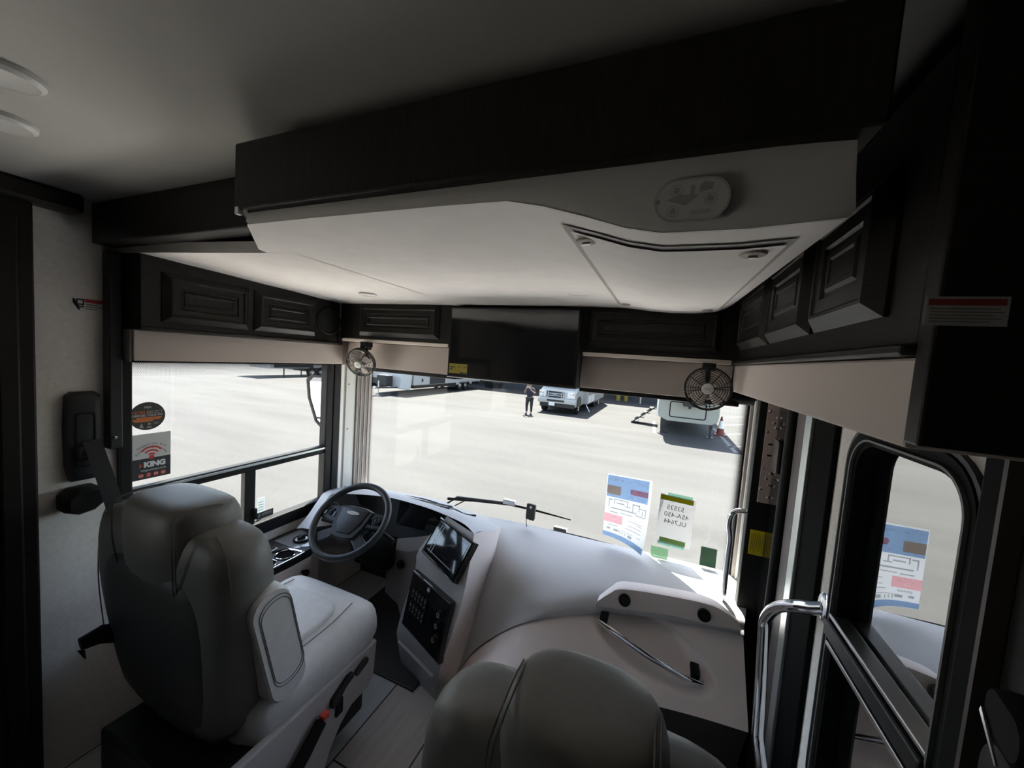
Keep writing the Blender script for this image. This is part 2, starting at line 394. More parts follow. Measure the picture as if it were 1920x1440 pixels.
# ---- A pillars
pl = struct(bpy.data.objects.new('trim_4', None)); COL.objects.link(pl); pl.location = (-1.94, 1.9, .7)
MB().box(-1.945, -1.922, 1.80, 1.826, .60, 1.60).build('white_strip', M['white'], pl, bevel=.003)
MB().box(-1.945, -1.935, 1.826, 1.85, .60, 1.60).build('taupe_strip', M['taupe'], pl)
MB().box(-1.95, -1.928, 1.85, 1.935, .60, 1.60).build('pillar_panel', M['pillar'], pl, bevel=.004)
for z in (1.40, 1.10, .70): MB().lathe((-1.927, 1.872, z), (1, 0, 0), [(.006, -.004), (.006, .003), (.003, .004)], 10).build('screw', M['taupe'], pl)
b = MB()
for i in range(4):
    t = i / 4.; b.box(-1.945 + .012 * i, -1.917 + .012 * i, 1.935 + .024 * i, 1.957 + .024 * i, .60, 1.60)
b.build('shade_track', M['taupe'], pl)
for i in range(3): MB().box(-1.918 + .012 * i, -1.913 + .012 * i, 1.953 + .024 * i, 1.960 + .024 * i, .60, 1.60).build('track_edge', M['white'], pl)
pr = struct(bpy.data.objects.new('trim_5', None)); COL.objects.link(pr); pr.location = (.43, 2.0, .7)
MB().box(.405, .449, 1.985, 2.03, .55, 1.60).build('pillar_panel', M['pillar'], pr, bevel=.004)
MB().box(.393, .405, 2.0, 2.03, .55, 1.60).build('shade_track', M['taupe'], pr)
for z in (1.42, 1.16, .86, .72): MB().lathe((.425, 1.985, z), (0, -1, 0), [(.006, -.004), (.006, .003), (.003, .004)], 10).build('screw', M['rubber'], pr)
MB().box(.436, .45, 1.955, 1.984, .0, 1.60).build('white_strip', M['alu'], pr, bevel=.002)

# ---- entry door edge on the right wall: layered posts, hinge plate
dr = struct(bpy.data.objects.new('door_1', None)); COL.objects.link(dr); dr.location = (.45, 1.6, 0)
b = MB(); b.box(.374, .449, 1.75, 1.80, 0, 1.6); b.build('door_post', M['black'], dr, bevel=.003)
b = MB(); b.box(.440, .449, 1.45, 1.75, 0, 1.6); b.build('door_edge', M['gloss'], dr)
h0_, h1_ = V((0.4006, 1.7460, 1.3389)), V((0.4432, 1.7460, 1.3459)); ht_, hb_ = V((0.4191, 1.7460, 1.5144)).z, V((0.4315, 1.7460, 1.1382)).z
b = MB(); b.box(h0_.x, h1_.x, 1.745, 1.75, hb_, ht_ + .06); pt = b.build('hinge_plate', M['rivet_plate'], dr, bevel=.001)
hw_ = h1_.x - h0_.x
for u, z in ((.2, .99), (.85, .93), (.6, .87), (.8, .82), (.15, .77), (.85, .70), (.8, .44), (.15, .38), (.8, .33), (.5, .27), (.75, .20), (.15, .15), (.8, .07)):
    MB().lathe((h0_.x + hw_ * u, 1.745, hb_ + (ht_ - hb_) * z), (0, -1, 0), [(.0065, -.001), (.006, .002), (.003, .004), (0, .0045)], 10).build('rivet', M['chrome'], pt, smooth=True)
for z in (.63, .51): MB().box(h0_.x + hw_ * .35, h1_.x, 1.7435, 1.7455, hb_ + (ht_ - hb_) * z, hb_ + (ht_ - hb_) * z + .007).build('slot', M['black'], pt)
b = MB(); b.fprism(FR((.438, 1.69, 1.345), (0, -1, 0), (0, 0, 1)), rrect(.075, .13, .015), 0, .012); b.build('latch_pocket', M['brown'], dr, bevel=.003)
for y, z in ((1.565, 1.345), (1.56, 1.265), (1.44, 1.36), (1.435, 1.28)):
    MB().lathe((.438, y, z), (-1, 0, 0), [(.009, -.006), (.008, .003), (.004, .007), (0, .008)], 12).build('bolt', M['chrome'], dr, smooth=True)
b = MB(); b.tube([(.425, 1.53, 0), (.425, 1.53, 1.6)], .016, 12); b.build('gas_tube', M['black'], dr, smooth=True)
b = MB(); b.box(.43, .45, 1.425, 1.50, 0, 1.6); b.build('screen_door_post', M['brown'], dr, bevel=.003)
b = MB(); b.box(.428, .45, 1.37, 1.42, .0, 1.6); b.build('metal_strip', M['alu'], dr, bevel=.002)
b = MB(); b.box(.436, .45, 1.225, 1.37, .0, 1.6); b.build('black_seal', M['seal'], dr, bevel=.003)
b = MB(); b.box(.370, .449, 1.742, 1.75, 0, .60); b.build('step_side_panel', M['brown'], dr, bevel=.004)
hook = MB(); hook.lathe((.40, 1.742, .66), (0, -1, 0), [(.018, -.002), (.018, .004), (.008, .006)], 16); hook.tube(arc_pts([(.40, 1.728, .672), (.40, 1.715, .655), (.405, 1.715, .625), (.415, 1.728, .60)], 4), .006, 8)
hook.build('coat_hook', M['gloss'], dr, smooth=True)

# ---- dark tinted entry window
w3 = struct(bpy.data.objects.new('window_3', None)); COL.objects.link(w3); w3.location = (.40, .86, 1.12)
F3 = FR((.40, .840, 1.121), (0, -1, 0), (0, 0, 1))       # u runs to the right of the photo (towards -Y), n points into the coach
def ringp(w, h, r): return rrect(w, h, r, 8)
b = MB(); b.fring(F3, ringp(.380, .892, .093), ringp(.366, .878, .087), -.005, .008, .008); b.build('outer_lip', M['satin'], w3, smooth=True)
b = MB(); b.fring(F3, ringp(.362, .872, .085), ringp(.306, .810, .062), -.03, .010, .004); b.build('gasket', M['rubber'], w3, smooth=True)
b = MB(); b.fring(F3, ringp(.330, .834, .069), ringp(.322, .826, .066), .004, .012); b.build('bright_lip', M['lip'], w3)
MB().fprism(F3, ringp(.345, .836, .07), -.03, -.024).build('pane', M['tint'], w3)
b = MB(); b.fbox(F3, -.163, .163, -.031, .004, -.02, .018); b.build('slide_rail', M['satin'], w3, bevel=.004)
b = MB(); b.fbox(F3, -.163, .163, .009, .018, -.02, .012); b.fbox(F3, -.163, .163, -.055, -.044, -.02, .012); b.build('rail_lip', M['steel'], w3, bevel=.002)
# ---- rear side window, behind the photographer's shoulder
w4 = struct(bpy.data.objects.new('window_4', None)); COL.objects.link(w4); w4.location = (-1.98, -1.1, 1.28)
MB().box(-1.985, -1.980, -.78, -.03, .85, 1.38).build('pane', M['glass'], w4)
b = MB(); b.box(-1.99, -1.94, -.82, -.76, .82, 1.62); b.box(-1.99, -1.94, -.05, .01, .82, 1.62); b.box(-1.99, -1.94, -.76, -.05, .82, .87); b.box(-1.99, -1.94, -.76, -.05, 1.56, 1.62)
b.build('window_frame', M['satin'], w4)
# shade track beside the entry window, curtain post at the far right
struct(MB().box(.365, .399, .585, .622, .77, 1.60).build('trim_6', M['rubber'], bevel=.006))
struct(MB().box(.36, .38, .578, .584, .80, 1.60).build('trim_7', M['brown']))
struct(MB().box(.375, .399, .40, .575, .79, 2.10).build('trim_8', M['wood'], bevel=.008))

# unseen awning added over the rear window to keep skylight off the seat backs
struct(MB().prism([(-2.046, -1.3, 1.74), (-3.0, -1.3, 1.5), (-3.0, -1.3, 1.48), (-2.046, -1.3, 1.71)], (0, 1.6, 0)).build('wall_left_sky_blocker', M['facade']))

# ------------------------------------------------------------------ drop-down bunk over the cab
bunk = thing('drop_down_bunk', 'pale drop-down bunk hanging over the cab, dark wood trim along its rear edge', 'bunk', (-.3, 1.1, 1.9))
YB = .52
rear = [(-0.8339, 0.5200, 1.8903), (-0.6515, 0.5200, 1.8897), (-0.4949, 0.5200, 1.8880), (-0.3520, 0.5200, 1.8865), (-0.2393, 0.5200, 1.8837), (-0.1797, 0.5200, 1.8708), (-0.1165, 0.5200, 1.8510), (-0.0652, 0.5200, 1.8333), (-0.0180, 0.5200, 1.8235), (0.0767, 0.5200, 1.8227), (0.1386, 0.5200, 1.8263), (0.1717, 0.5200, 1.8285), (0.1768, 0.5200, 1.8327)]
front = [(-1.03, 1.70, 1.90), (-.85, 1.70, 1.90), (-.7, 1.70, 1.90), (-.5, 1.70, 1.90), (-.3, 1.70, 1.90), (-.2, 1.70, 1.899), (-.13, 1.70, 1.893), (-.06, 1.70, 1.884), (.02, 1.70, 1.879), (.10, 1.70, 1.879), (.17, 1.70, 1.887), (.205, 1.70, 1.902), (.23, 1.70, 1.92)]
rear[0] = (rear[0][0], rear[0][1], rear[0][2])
mid1 = (-1.1481, 0.7557, 1.9120)
rows = []
for k in range(13):
    t = k / 12
    r = []
    for i in range(13):
        a, c = V(rear[i]), V(front[i]); p = a.lerp(c, t)
        if i == 0:                                             # angled left end of the bunk
            e = V(mid1); t0 = (e.y - a.y) / (c.y - a.y)
            p = a.lerp(e, t / t0) if t < t0 else e.lerp(c, (t - t0) / (1 - t0))
        r.append(p)
    rows.append(r)
ztop = [1.925 - .0 * i for i in range(13)]
tl_, tr_ = V((-0.8455, 0.5200, 1.9326)), V((0.1727, 0.5200, 1.9058))
top = [V((p[0], YB, tl_.z + (tr_.z - tl_.z) * i / 12 * .9)) for i, p in enumerate(rear)]
top[-1].x = top[-2].x
lip = [[V((p[0], p[1] + .0, p[2] + .012)) for p in rear]]
b = MB(); b.grid(rows); b.build('underside', M['liner'], bunk, smooth=True, angle=60)
lowr = [V(p) for p in rear]
b = MB(); b.grid([top, [a.lerp(c, .5) for a, c in zip(top, lowr)], [c + V((0, -.002, .006)) for c in lowr], [c + V((0, .004, 0)) for c in lowr]])
b.add([top[-1], lowr[-1], (top[-1].x, 1.70, 1.92), (top[-1].x, 1.70, 1.95)], [(0, 1, 2, 3)])
b.build('rear_fascia', M['fascia'], bunk, smooth=True, angle=70)
b = MB(); b.box(-.845, .19, .50, .56, tr_.z + .008, 2.045)
b.prism([(-.845, .505, 1.925), (-1.17, .78, 1.935), (-1.17, .78, 2.04), (-.845, .505, 2.04)], (.05, .05, 0))
b.build('wood_trim', M['woodx'], bunk, bevel=.004)
MB().box(-.838, -.828, .498, .508, 1.904, 1.918).build('trim_clip', M['white'], bunk)
M['seam'] = mat('seam_grey', (.36, .34, .32), .7)
# access panel across the curve, with recessed outline and four latches
def usurf(u, v):
    """a point of the underside: u 0..12 along the width, v 0..12 along the depth"""
    i, k = min(int(u), 11), min(int(v), 11); a, c = u - i, v - k
    return rows[k][i].lerp(rows[k][i+1], a).lerp(rows[k+1][i].lerp(rows[k+1][i+1], a), c)
u0, u1, v0, v1 = 5.15, 10.15, .62, 10.0
def patch(ua, ub, va, vb, dz, n=16):
    g = []
    for k in range(n + 1):
        g.append([usurf(ua + (ub - ua) * i / n, va + (vb - va) * k / n) + V((0, 0, dz)) for i in range(n + 1)])
    return g
b = MB(); b.grid(patch(u0, u1, v0, v1, -.0025)); b.build('panel_seam', M['seam'], bunk, smooth=True)
b = MB(); b.grid(patch(u0 + .22, u1 - .22, v0 + .16, v1 - .1, -.006)); ap = b.build('access_panel', M['liner'], bunk, smooth=True)
for (u, v) in ((u0 + .55, v0 + .45), (u1 - .75, v0 + .45), (u0 + .5, v1 - .5), (u1 - .75, v1 - .5)):
    p = usurf(u, v) + V((0, 0, -.007))
    MB().lathe(p, (.0, 0, -1), [(.018, 0), (.016, .003), (.01, .004)], 16).build('latch', M['taupe'], ap)
    MB().box(p.x - .006, p.x + .006, p.y - .003, p.y + .003, p.z - .007, p.z - .003).build('latch_slot', M['steel'], ap)
# round-ended safety sticker on the rear fascia
Fs = FR(V((0.0133, 0.5160, 1.8590)) + V((0, -.004, 0)), (1, 0, .0), (0, 0, 1))
M['decalink'] = mat('decal_ink', (.36, .35, .33), .7)
stk = MB(); stk.fprism(Fs, rrect(.085, .052, .025, 8), 0, .001); stk = stk.build('safety_decal', M['fascia'], bunk)
b = MB(); b.fring(Fs, rrect(.085, .052, .025, 8), rrect(.0835, .0505, .0243, 8), .001, .0013)
b.fring(Fs, rrect(.081, .048, .023, 8), rrect(.080, .047, .0225, 8), .001, .0013)
for u, v in ((-.018, .012), (-.020, -.013), (.021, .0)): b.fring(FR(Fs(u, v), Fs.x, Fs.y), circ(.007), circ(.0062), .001, .0013); b.fprism(FR(Fs(u, v), Fs.x, Fs.y), circ(.0038), .001, .0013)
b.fprism(Fs, [(-.029, .001), (-.014, .007), (.008, .005), (-.006, -.007)], .001, .0012)
b.fprism(Fs, [(-.002, .006), (.003, .006), (.003, .015), (.0005, .018), (-.002, .015)], .001, .0013)
b.fprism(Fs, rrect(.018, .012, .004), .001, .0012) if False else b.fprism(Fs, [(.008, .008), (.022, .011), (.023, .018), (.012, .020), (.008, .015)], .001, .0013)
b.fprism(FR(Fs(-.0385, .0), Fs.x, Fs.y), circ(.003), .001, .0013)
b.build('decal_print', M['decalink'], stk)
text('lettering', 'sunloft', .008, Fs, .012, -.015, M['decalink'], stk, .0012, mirror=False)

# recessed lights in the underside
def downlight(p, label):
    t = thing('puck_light', label, 'ceiling light', p, 'recessed puck lights')
    p = V(p)
    MB().lathe(p, (0, 0, -1), [(.030, -.002), (.041, -.001), (.040, .006), (.032, .009), (.030, .006)], 28).build('bezel', M['white'], t, smooth=True)
    MB().lathe(p, (0, 0, -1), [(.030, -.001), (.0295, .0055), (.015, .007), (0, .0075)], 28).build('lens', M['offwhite'], t, smooth=True)
q = V((-1.3192, 1.3737, 1.9120)); downlight((q.x, q.y, zh(q.x, q.y) - .002), 'round white puck light in the pale cab ceiling above the driver side fan')
q = V((-0.3041, 1.3267, 1.9030)); downlight((q.x, q.y, zu(q.y) - .005), 'round white puck light in the pale cab ceiling beside the access panel')
def ceil_round(p, r, label, name, lens):
    t = thing(name, label, 'ceiling light' if lens else 'speaker', p); p = V(p)
    MB().lathe(p, (0, 0, -1), [(r * .8, 0), (r, 0), (r * .98, .008), (r * .84, .014), (r * .62, .008)], 36).build('bezel', M['white'], t, smooth=True)
    MB().lathe(p, (0, 0, -1), [(r * .62, 0), (r * .6, .007), (r * .2, .006), (0, .006)], 36).build('lens' if lens else 'grille', M['brown' if lens else 'white'], t, smooth=True)
ceil_round((-1.1425, 0.2911, 2.0995), .050, 'round white ceiling fixture with a dark centre, cut by the photo edge', 'ceiling_light', True)
ceil_round((-1.4064, 0.3509, 2.0995), .055, 'flat pale ceiling disc just below the dark-centred ceiling fixture', 'ceiling_speaker', False)

# ------------------------------------------------------------------ cabinets
DOOR = [(0, 0), (0, .006), (.024, .026), (.030, .026), (.034, .022), (.058, .022), (.062, .016), (.070, .016), (.076, .021), (.084, .021), (.088, .018)]
def door(F, w, h, parent, k=1.):
    b = MB(); b.rects(F, w, h, [(i * k, z * k) for i, z in DOOR]); return b.build('door', M['wood'], parent)
# left overhead cabinet
cl = thing('overhead_cabinet', 'dark wood overhead cabinet with two raised-panel doors above the driver side window', 'cabinet', (-1.87, 1.2, 1.67), 'dark wood overhead cabinets')
b = MB(); b.box(-1.95, -1.80, .752, 1.66, 1.665, 1.96); b.build('carcass', M['wood'], cl, bevel=.004)
MB().box(-1.94, -1.793, .752, 1.66, 1.66, 1.672).build('light_rail', M['wood'], cl, bevel=.003)
for ya, yb in ((.815, 1.135), (1.16, 1.49)): door(FR((-1.80, (ya + yb) / 2, 1.79), (0, 1, 0), (0, 0, 1)), yb - ya, .19, cl, .9)
b = MB(); b.lathe((-1.80, 1.585, 1.79), (1, 0, 0), [(.080, 0), (.080, .004), (.074, .008), (.068, .003), (0, .003)], 32); sp = b.build('speaker_grille', M['black'], cl, smooth=True)
# front cabinets
def front_cab(x0, x1, dx0, dx1, label):
    t = thing('overhead_cabinet', label, 'cabinet', ((x0 + x1) / 2, 1.85, 1.70), 'dark wood overhead cabinets')
    MB().box(x0, x1, 1.66, 2.0, 1.70, 1.925).build('carcass', M['wood'], t, bevel=.004)
    door(FR(((dx0 + dx1) / 2, 1.66, 1.808), (1, 0, 0), (0, 0, 1)), dx1 - dx0, .175, t, .85)
    MB().box(x0 + .02, x1 - .005, 1.655, 1.73, 1.683, 1.70).build('light_rail', M['rail'], t, bevel=.004)
    return t
front_cab(-1.795, -1.035, -1.64, -1.10, 'dark wood overhead cabinet with one door left of the television')
front_cab(-.36, .25, -.33, .20, 'dark wood overhead cabinet with one door right of the television')
# behind-TV filler
struct(MB().box(-1.03, -.365, 1.70, 2.0, 1.60, 1.93).build('trim_9', M['wood']))
# right overhead cabinet
cr = thing('overhead_cabinet', 'dark wood overhead cabinet with three raised-panel doors above the entry door', 'cabinet', (.35, 1.1, 1.69), 'dark wood overhead cabinets')
b = MB(); b.box(.265, .398, .565, 1.655, 1.697, 2.03); b.build('carcass', M['wood'], cr, bevel=.004)
for ya, yb in ((.635, .875), (.90, 1.195), (1.22, 1.60)):
    F = FR((.265, (ya + yb) / 2, 1.835), (0, -1, 0), (0, 0, 1)); door(F, yb - ya, .195, cr, .9)
MB().box(.25, .398, .565, 1.655, 1.684, 1.697).build('light_rail', M['woodx'], cr, bevel=.004)
# dark end block over the entry window
eb = thing('end_panel', 'dark wood end panel over the entry window carrying a white warning label', 'panel', (.36, .55, 1.6))
MB().box(.262, .398, .535, .562, 1.585, 2.099).build('panel', M['wood'], eb, bevel=.003)
# dark wood soffit joining bunk, ceiling and cabinets on the right
# ------------------------------------------------------------------ valances, shade cassettes
def val(name, label, parts, loc):
    t = thing(name, label, 'valance', loc, 'window valances')
    for n, bx, m in parts: MB().box(*bx).build(n, m, t, bevel=.004)
val('window_valance', 'long beige valance box above the driver side window', [('face', (-1.95, -1.85, .755, 1.74, 1.54, 1.659), M['valance']), ('end_cap', (-1.95, -1.86, .748, .754, 1.535, 1.659), M['taupe']), ('bottom_edge', (-1.93, -1.853, .757, 1.74, 1.533, 1.541), M['rubber'])], (-1.9, 1.2, 1.6))
val('window_valance', 'beige valance panel between the driver side fan and the television', [('face', (-1.80, -1.037, 1.73, 1.80, 1.535, 1.682), M['valance']), ('shade_cassette', (-1.80, -1.037, 1.745, 1.83, 1.513, 1.535), M['black'])], (-1.4, 1.76, 1.6))
val('window_valance', 'beige valance panel between the television and the entry side fan', [('face', (-.355, .262, 1.73, 1.80, 1.535, 1.682), M['valance']), ('shade_cassette', (-.36, .30, 1.745, 1.83, 1.515, 1.535), M['black'])], (-.05, 1.76, 1.6))
val('window_valance', 'deep beige valance box above the entry door and window', [('face', (.265, .398, .563, 1.72, 1.578, 1.683), M['valance'])], (.35, 1.1, 1.6))
# curved corner piece between the left and front valances
cp = [(-1.945, 1.74), (-1.86, 1.74), (-1.84, 1.765), (-1.80, 1.775), (-1.80, 1.82), (-1.945, 1.82)]
struct(MB().loft([[V((x, y, 1.535)) for x, y in cp], [V((x, y, 1.70)) for x, y in cp]]).build('trim_10', M['valance']))
# upper part of the windscreen behind the valances is closed by the rolled-up shade
sh = thing('roller_shade', 'rolled black windscreen shade seen as a dark band under the front valances', 'shade', (-.7, 1.9, 1.52))
MB().tube([(-1.88, 1.90, 1.55), (.38, 1.90, 1.55)], .035, 14).build('fabric_roll', M['rubber'], sh, smooth=True)
MB().box(-1.88, .40, 1.94, 2.02, 1.535, 1.60).build('cassette', M['black'], sh)
# vertical black shade channel left of the driver window
t = thing('shade_channel', 'black vertical shade channel left of the driver side window', 'channel', (-1.92, .74, 1.22))
b = MB(); b.box(-1.949, -1.90, .706, .745, 1.20, 1.94); b.build('channel', M['satin'], t, bevel=.005)
MB().lathe((-1.899, .722, 1.245), (1, 0, 0), [(.005, -.002), (.005, .002), (.002, .003)], 10).build('screw', M['chrome'], t)

# ------------------------------------------------------------------ television
tv = thing('television', 'black flat television hung between the front cabinets with a yellow energy label', 'television', (-.68, 1.64, 1.53))
Ft = FR((-.683, 1.62, 1.706), (1, 0, 0), (0, 0, 1))
b = MB(); b.fbox(Ft, -.332, .332, -.172, .180, -.08, 0); b.build('body', M['black'], tv, bevel=.004)
MB().fbox(Ft, -.322, .322, -.158, .172, 0, .001).build('screen', M['screen'], tv)
MB().fbox(Ft, -.332, .332, -.174, -.170, -.02, .001).build('lower_edge', M['steel'], tv)

Fl = FR(Ft(-.268, -.128, .0015), (1, 0, 0), (0, 0, 1))
lab = MB().fbox(Fl, -.052, .052, -.025, .025, 0, .0006).build('energy_label', mat('dim_yellow', (.30, .25, .012), .5), tv)
text('lettering', '18', .016, Fl, .004, .008, M['ink'], lab, .0008)
for u in (-.016, .024): MB().fbox(Fl, u, u + .001, -.015, .02, .0006, .0009).build('divider_line', M['ink'], lab)
for q_ in ((.01, .05, -.024, -.017), (-.049, -.022, .004, .010), (-.049, -.03, -.006, -.001), (.03, .048, .008, .011)): MB().fbox(Fl, *q_, .0006, .0009).build('lettering', M['ink'], lab)

# ------------------------------------------------------------------ seats
def rloop(w, yr, yf, z, n=3, k=.42, lean=0., dx=0.):
    """a rounded closed loop, half width w, from rear yr to front yf at height z"""
    cy, h = (yr + yf) / 2, (yf - yr) / 2; r = min(w, h) * k * 2
    return [V((x + dx, cy + y, z + lean * y)) for x, y in rrect(2 * w, 2 * h, min(r, w * .98, h * .98), n)]
def seat(label, loc, rot, arms, kx, dx, hw, hx):
    t = thing('captain_seat', label, 'seat', (0, 0, 0), 'leather cab seats')
    # back: front cushion and rear shell
    prof = [(.40, .215, -.10, .06), (.44, .235, -.115, .075), (.60, .265, -.135, .07), (.78, .285, -.15, .055), (.90, .29, -.155, .045), (1.01, .285, -.15, .035), (1.06, .26, -.135, .025), (1.085, .20, -.115, .0)]
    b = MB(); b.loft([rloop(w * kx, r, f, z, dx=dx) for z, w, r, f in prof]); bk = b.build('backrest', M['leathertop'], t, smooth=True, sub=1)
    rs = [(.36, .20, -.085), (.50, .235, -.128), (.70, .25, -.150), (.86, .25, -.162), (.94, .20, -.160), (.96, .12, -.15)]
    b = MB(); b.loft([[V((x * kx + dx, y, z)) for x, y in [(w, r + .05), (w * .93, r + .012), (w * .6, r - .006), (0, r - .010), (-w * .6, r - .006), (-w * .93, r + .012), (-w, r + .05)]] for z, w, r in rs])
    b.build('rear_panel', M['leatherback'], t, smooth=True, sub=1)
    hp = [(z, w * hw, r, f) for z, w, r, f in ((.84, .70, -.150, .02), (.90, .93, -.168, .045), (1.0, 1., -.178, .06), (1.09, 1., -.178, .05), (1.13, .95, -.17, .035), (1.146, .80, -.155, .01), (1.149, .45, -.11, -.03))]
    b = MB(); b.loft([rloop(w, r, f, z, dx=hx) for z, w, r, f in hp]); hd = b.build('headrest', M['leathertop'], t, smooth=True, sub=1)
    for s in (-1, 1):                                              # double stitched seams down the headrest edges
        for sx in (0, .008):
            pts = [V((hx + s * (w - .012 - sx), r + .008 + (.0 if sx else .004), z)) for z, w, r, f in hp[1:5]]
            pts += [V((hx + s * (hw * .85 - sx), -.10, 1.144)), V((hx + s * (hw * .86 - sx), -.04, 1.138))]
            MB().tube(arc_pts(pts, 5), .0016, 5).build('seam', M['stitch'], hd)
    for s in ((-1, 1) if arms else ()):
        pts = [V((dx + kx * s * x, y, z)) for x, y, z in (((.268, -.118, .60), (.283, -.125, .78), (.282, -.122, .94), (.26, -.115, 1.04), (.20, -.1, 1.078)) if not (arms and s > 0) else ((.286, -.120, .95), (.26, -.115, 1.04), (.20, -.1, 1.078)))]
        MB().tube(arc_pts(pts, 6), .0018, 5).build('seam', M['stitch'], bk)
    # cushion
    cs = [(-.06, .25, .36, .52), (0, .262, .34, .535), (.15, .270, .33, .545), (.32, .276, .33, .558), (.42, .276, .34, .566), (.485, .268, .36, .552), (.525, .22, .41, .51)]
    def cl_(w, z0, z1, y):
        h = (z1 - z0) / 2; return [V((x, y, (z0 + z1) / 2 + zz)) for x, zz in rrect(2 * w, 2 * h, h * .8, 3)]
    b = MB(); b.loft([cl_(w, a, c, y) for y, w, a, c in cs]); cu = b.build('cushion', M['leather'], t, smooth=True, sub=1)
    ins = [(-.02, .15, .53), (.14, .16, .556), (.30, .165, .569), (.40, .15, .573)]
    b = MB(); b.loft([[V((x, y, z - .012 + zz)) for x, zz in rrect(2 * w, .03, .014, 3)] for y, w, z in ins]); b.build('cushion_insert', M['leather'], cu, smooth=True, sub=1)
    for y in (.16,): MB().tube([(-.16, y, .561), (.16, y, .561)], .003, 6).build('seam', M['stitch'], cu)
    for s in (-1, 1): MB().tube(arc_pts([(s * .175, -.02, .536), (s * .186, .14, .546), (s * .192, .30, .557), (s * .176, .42, .563)], 5), .002, 5).build('seam', M['stitch'], cu)
    # skirt and base
    sk = [(.47, .40), (.46, .25), (.43, .215), (.34, .215), (.285, .18), (.24, .12), (.20, .03), (.17, .02), (.15, .10), (.12, .14), (.08, .13), (.05, .02), (-.16, .02), (-.20, .40)]
    b = MB()
    b.prism([V((.275, y, z)) for y, z in sk], (-.03, 0, 0))
    b.box(-.25, .25, .44, .465, .22, .40)
    b.build('skirt', M['skirt'], t, bevel=.006)
    b = MB(); b.box(-.19, .19, -.12, .34, 0, .26); b.box(-.244, .244, -.195, .435, .10, .385); b.build('pedestal', M['vdark'], t, bevel=.01)
    b = MB(); b.prism([V((.277, y, z)) for y, z in [(.225, .335), (.30, .375), (.325, .373), (.325, .355), (.285, .34), (.25, .305), (.225, .305)]], (.018, 0, 0)); b.build('recline_lever', M['satin'], t, bevel=.003)
    b = MB(); b.box(.272, .283, .255, .285, .24, .30); b.build('switch_recess', M['black'], t)
    b = MB(); b.fprism(FR((.278, .375, .355), V((0, 1, .35)), (0, 0, 1)), rrect(.07, .028, .012, 5), 0, .012); b.build('seat_switch', M['satin'], t, bevel=.003)
    bu = MB(); bu.tube([(.30, -.02, .16), (.30, .10, .25), (.30, .17, .315)], [.018, .022, .02], 8); bu = bu.build('belt_buckle', M['black'], t, smooth=True)
    MB().box(.288, .312, .168, .196, .315, .335).build("release_button", M["red"], bu, bevel=.004)
    if arms:
        # right armrest folded upright beside the back
        F = FR((.240, .018, .708), (0, .975, .22), (0, -.22, .975))
        b = MB(); outl = rrect(.128, .415, .06, 6)
        L = []
        for sc, w in ((.86, -.05), (.97, -.042), (1, -.026), (1, .026), (.97, .042), (.88, .05)): L.append([F(u * (1 - (1 - sc) * .8), v * (1 - (1 - sc) * .4), w) for u, v in outl])
        a = b; a.loft(L); ar = a.build('armrest', M['leather'], t, smooth=True, angle=24)
        for sc in (.80, .74):
            MB().tube([F(u * sc + .008, v * sc * .97 + .014, .0505) for u, v in rrect(.128, .415, .06, 6)], .0013, 5, closed=True).build('seam', M['stitch'], ar)
        b = MB(); b.tube([(-.31, -.10, .62), (-.33, -.16, .645), (-.335, -.205, .64)], [.03, .028, .02], 12); b.build('armrest_hinge', M['black'], t, smooth=True)
        b = MB(); b.box(-.36, -.29, -.10, .14, .635, .70); b.build('armrest', M['leatherback'], t, bevel=.02, seg=3)
        b = MB(); b.prism([(-.325, -.212, .632), (-.285, -.208, .615), (-.29, -.208, .640)], (0, -.004, 0)); b.build('belt_tongue', M['chrome'], t)
    t.location = loc; t.rotation_euler = (0, 0, math.radians(rot))
    return t
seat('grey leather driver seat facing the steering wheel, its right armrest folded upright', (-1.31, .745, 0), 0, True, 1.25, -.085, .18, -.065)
seat('grey leather passenger seat, back darkened for shade, in the foreground before the chrome dash handle', (-.085, .615, 0), 0, False, .93, .015, .128, .02)

# ------------------------------------------------------------------ steering wheel
sw = thing('steering_wheel', 'dark blue-black steering wheel with silver oval emblem before the dash pod', 'steering wheel', (-1.367, 1.372, .794))
a, bb = math.radians(40.4), math.radians(5.7)
ux = V((math.cos(bb), math.sin(bb), 0)); nn = V((math.sin(bb) * math.sin(a), -math.cos(bb) * math.sin(a), math.cos(a))); vy = nn.cross(ux)
W = FR((-1.367, 1.372, .794), ux, vy)
b = MB(); b.tube([W(.189 * math.cos(k * math.pi / 36), .189 * math.sin(k * math.pi / 36)) for k in range(72)], .0165, 14, closed=True); b.build('rim', M['wheelblk'], sw, smooth=True)
pad = [(-.105, .058), (-.05, .072), (.05, .072), (.105, .058), (.090, -.03), (.066, -.088), (.03, -.098), (-.03, -.098), (-.066, -.088), (-.090, -.03)]
b = MB(); b.loft([[W(u * .98, v * .98, -.05) for u, v in pad], [W(u, v, -.03) for u, v in pad], [W(u, v, -.006) for u, v in pad], [W(u * .93, v * .93, .003) for u, v in pad]]); hb = b.build('hub', M['wheelblk'], sw, smooth=True, angle=50)
ip = [(-.078, .052), (.078, .052), (.064, -.022), (.034, -.070), (-.034, -.070), (-.064, -.022)]
b = MB(); b.loft([[W(u * 1.06, v * 1.06, .000) for u, v in ip], [W(u, v, .0075) for u, v in ip], [W(u * .93, v * .93, .0095) for u, v in ip]]); b.build('horn_pad', M['wheelblk'], sw, smooth=True, angle=30)
b = MB(); b.fprism(FR(W(-.0, .030, .009), ux, vy), circ(.037, 28, .009), 0, .003); em = b.build('emblem', M['white'], sw, bevel=.001)
b = MB(); E = FR(W(-.0, .030, .012), ux, vy)
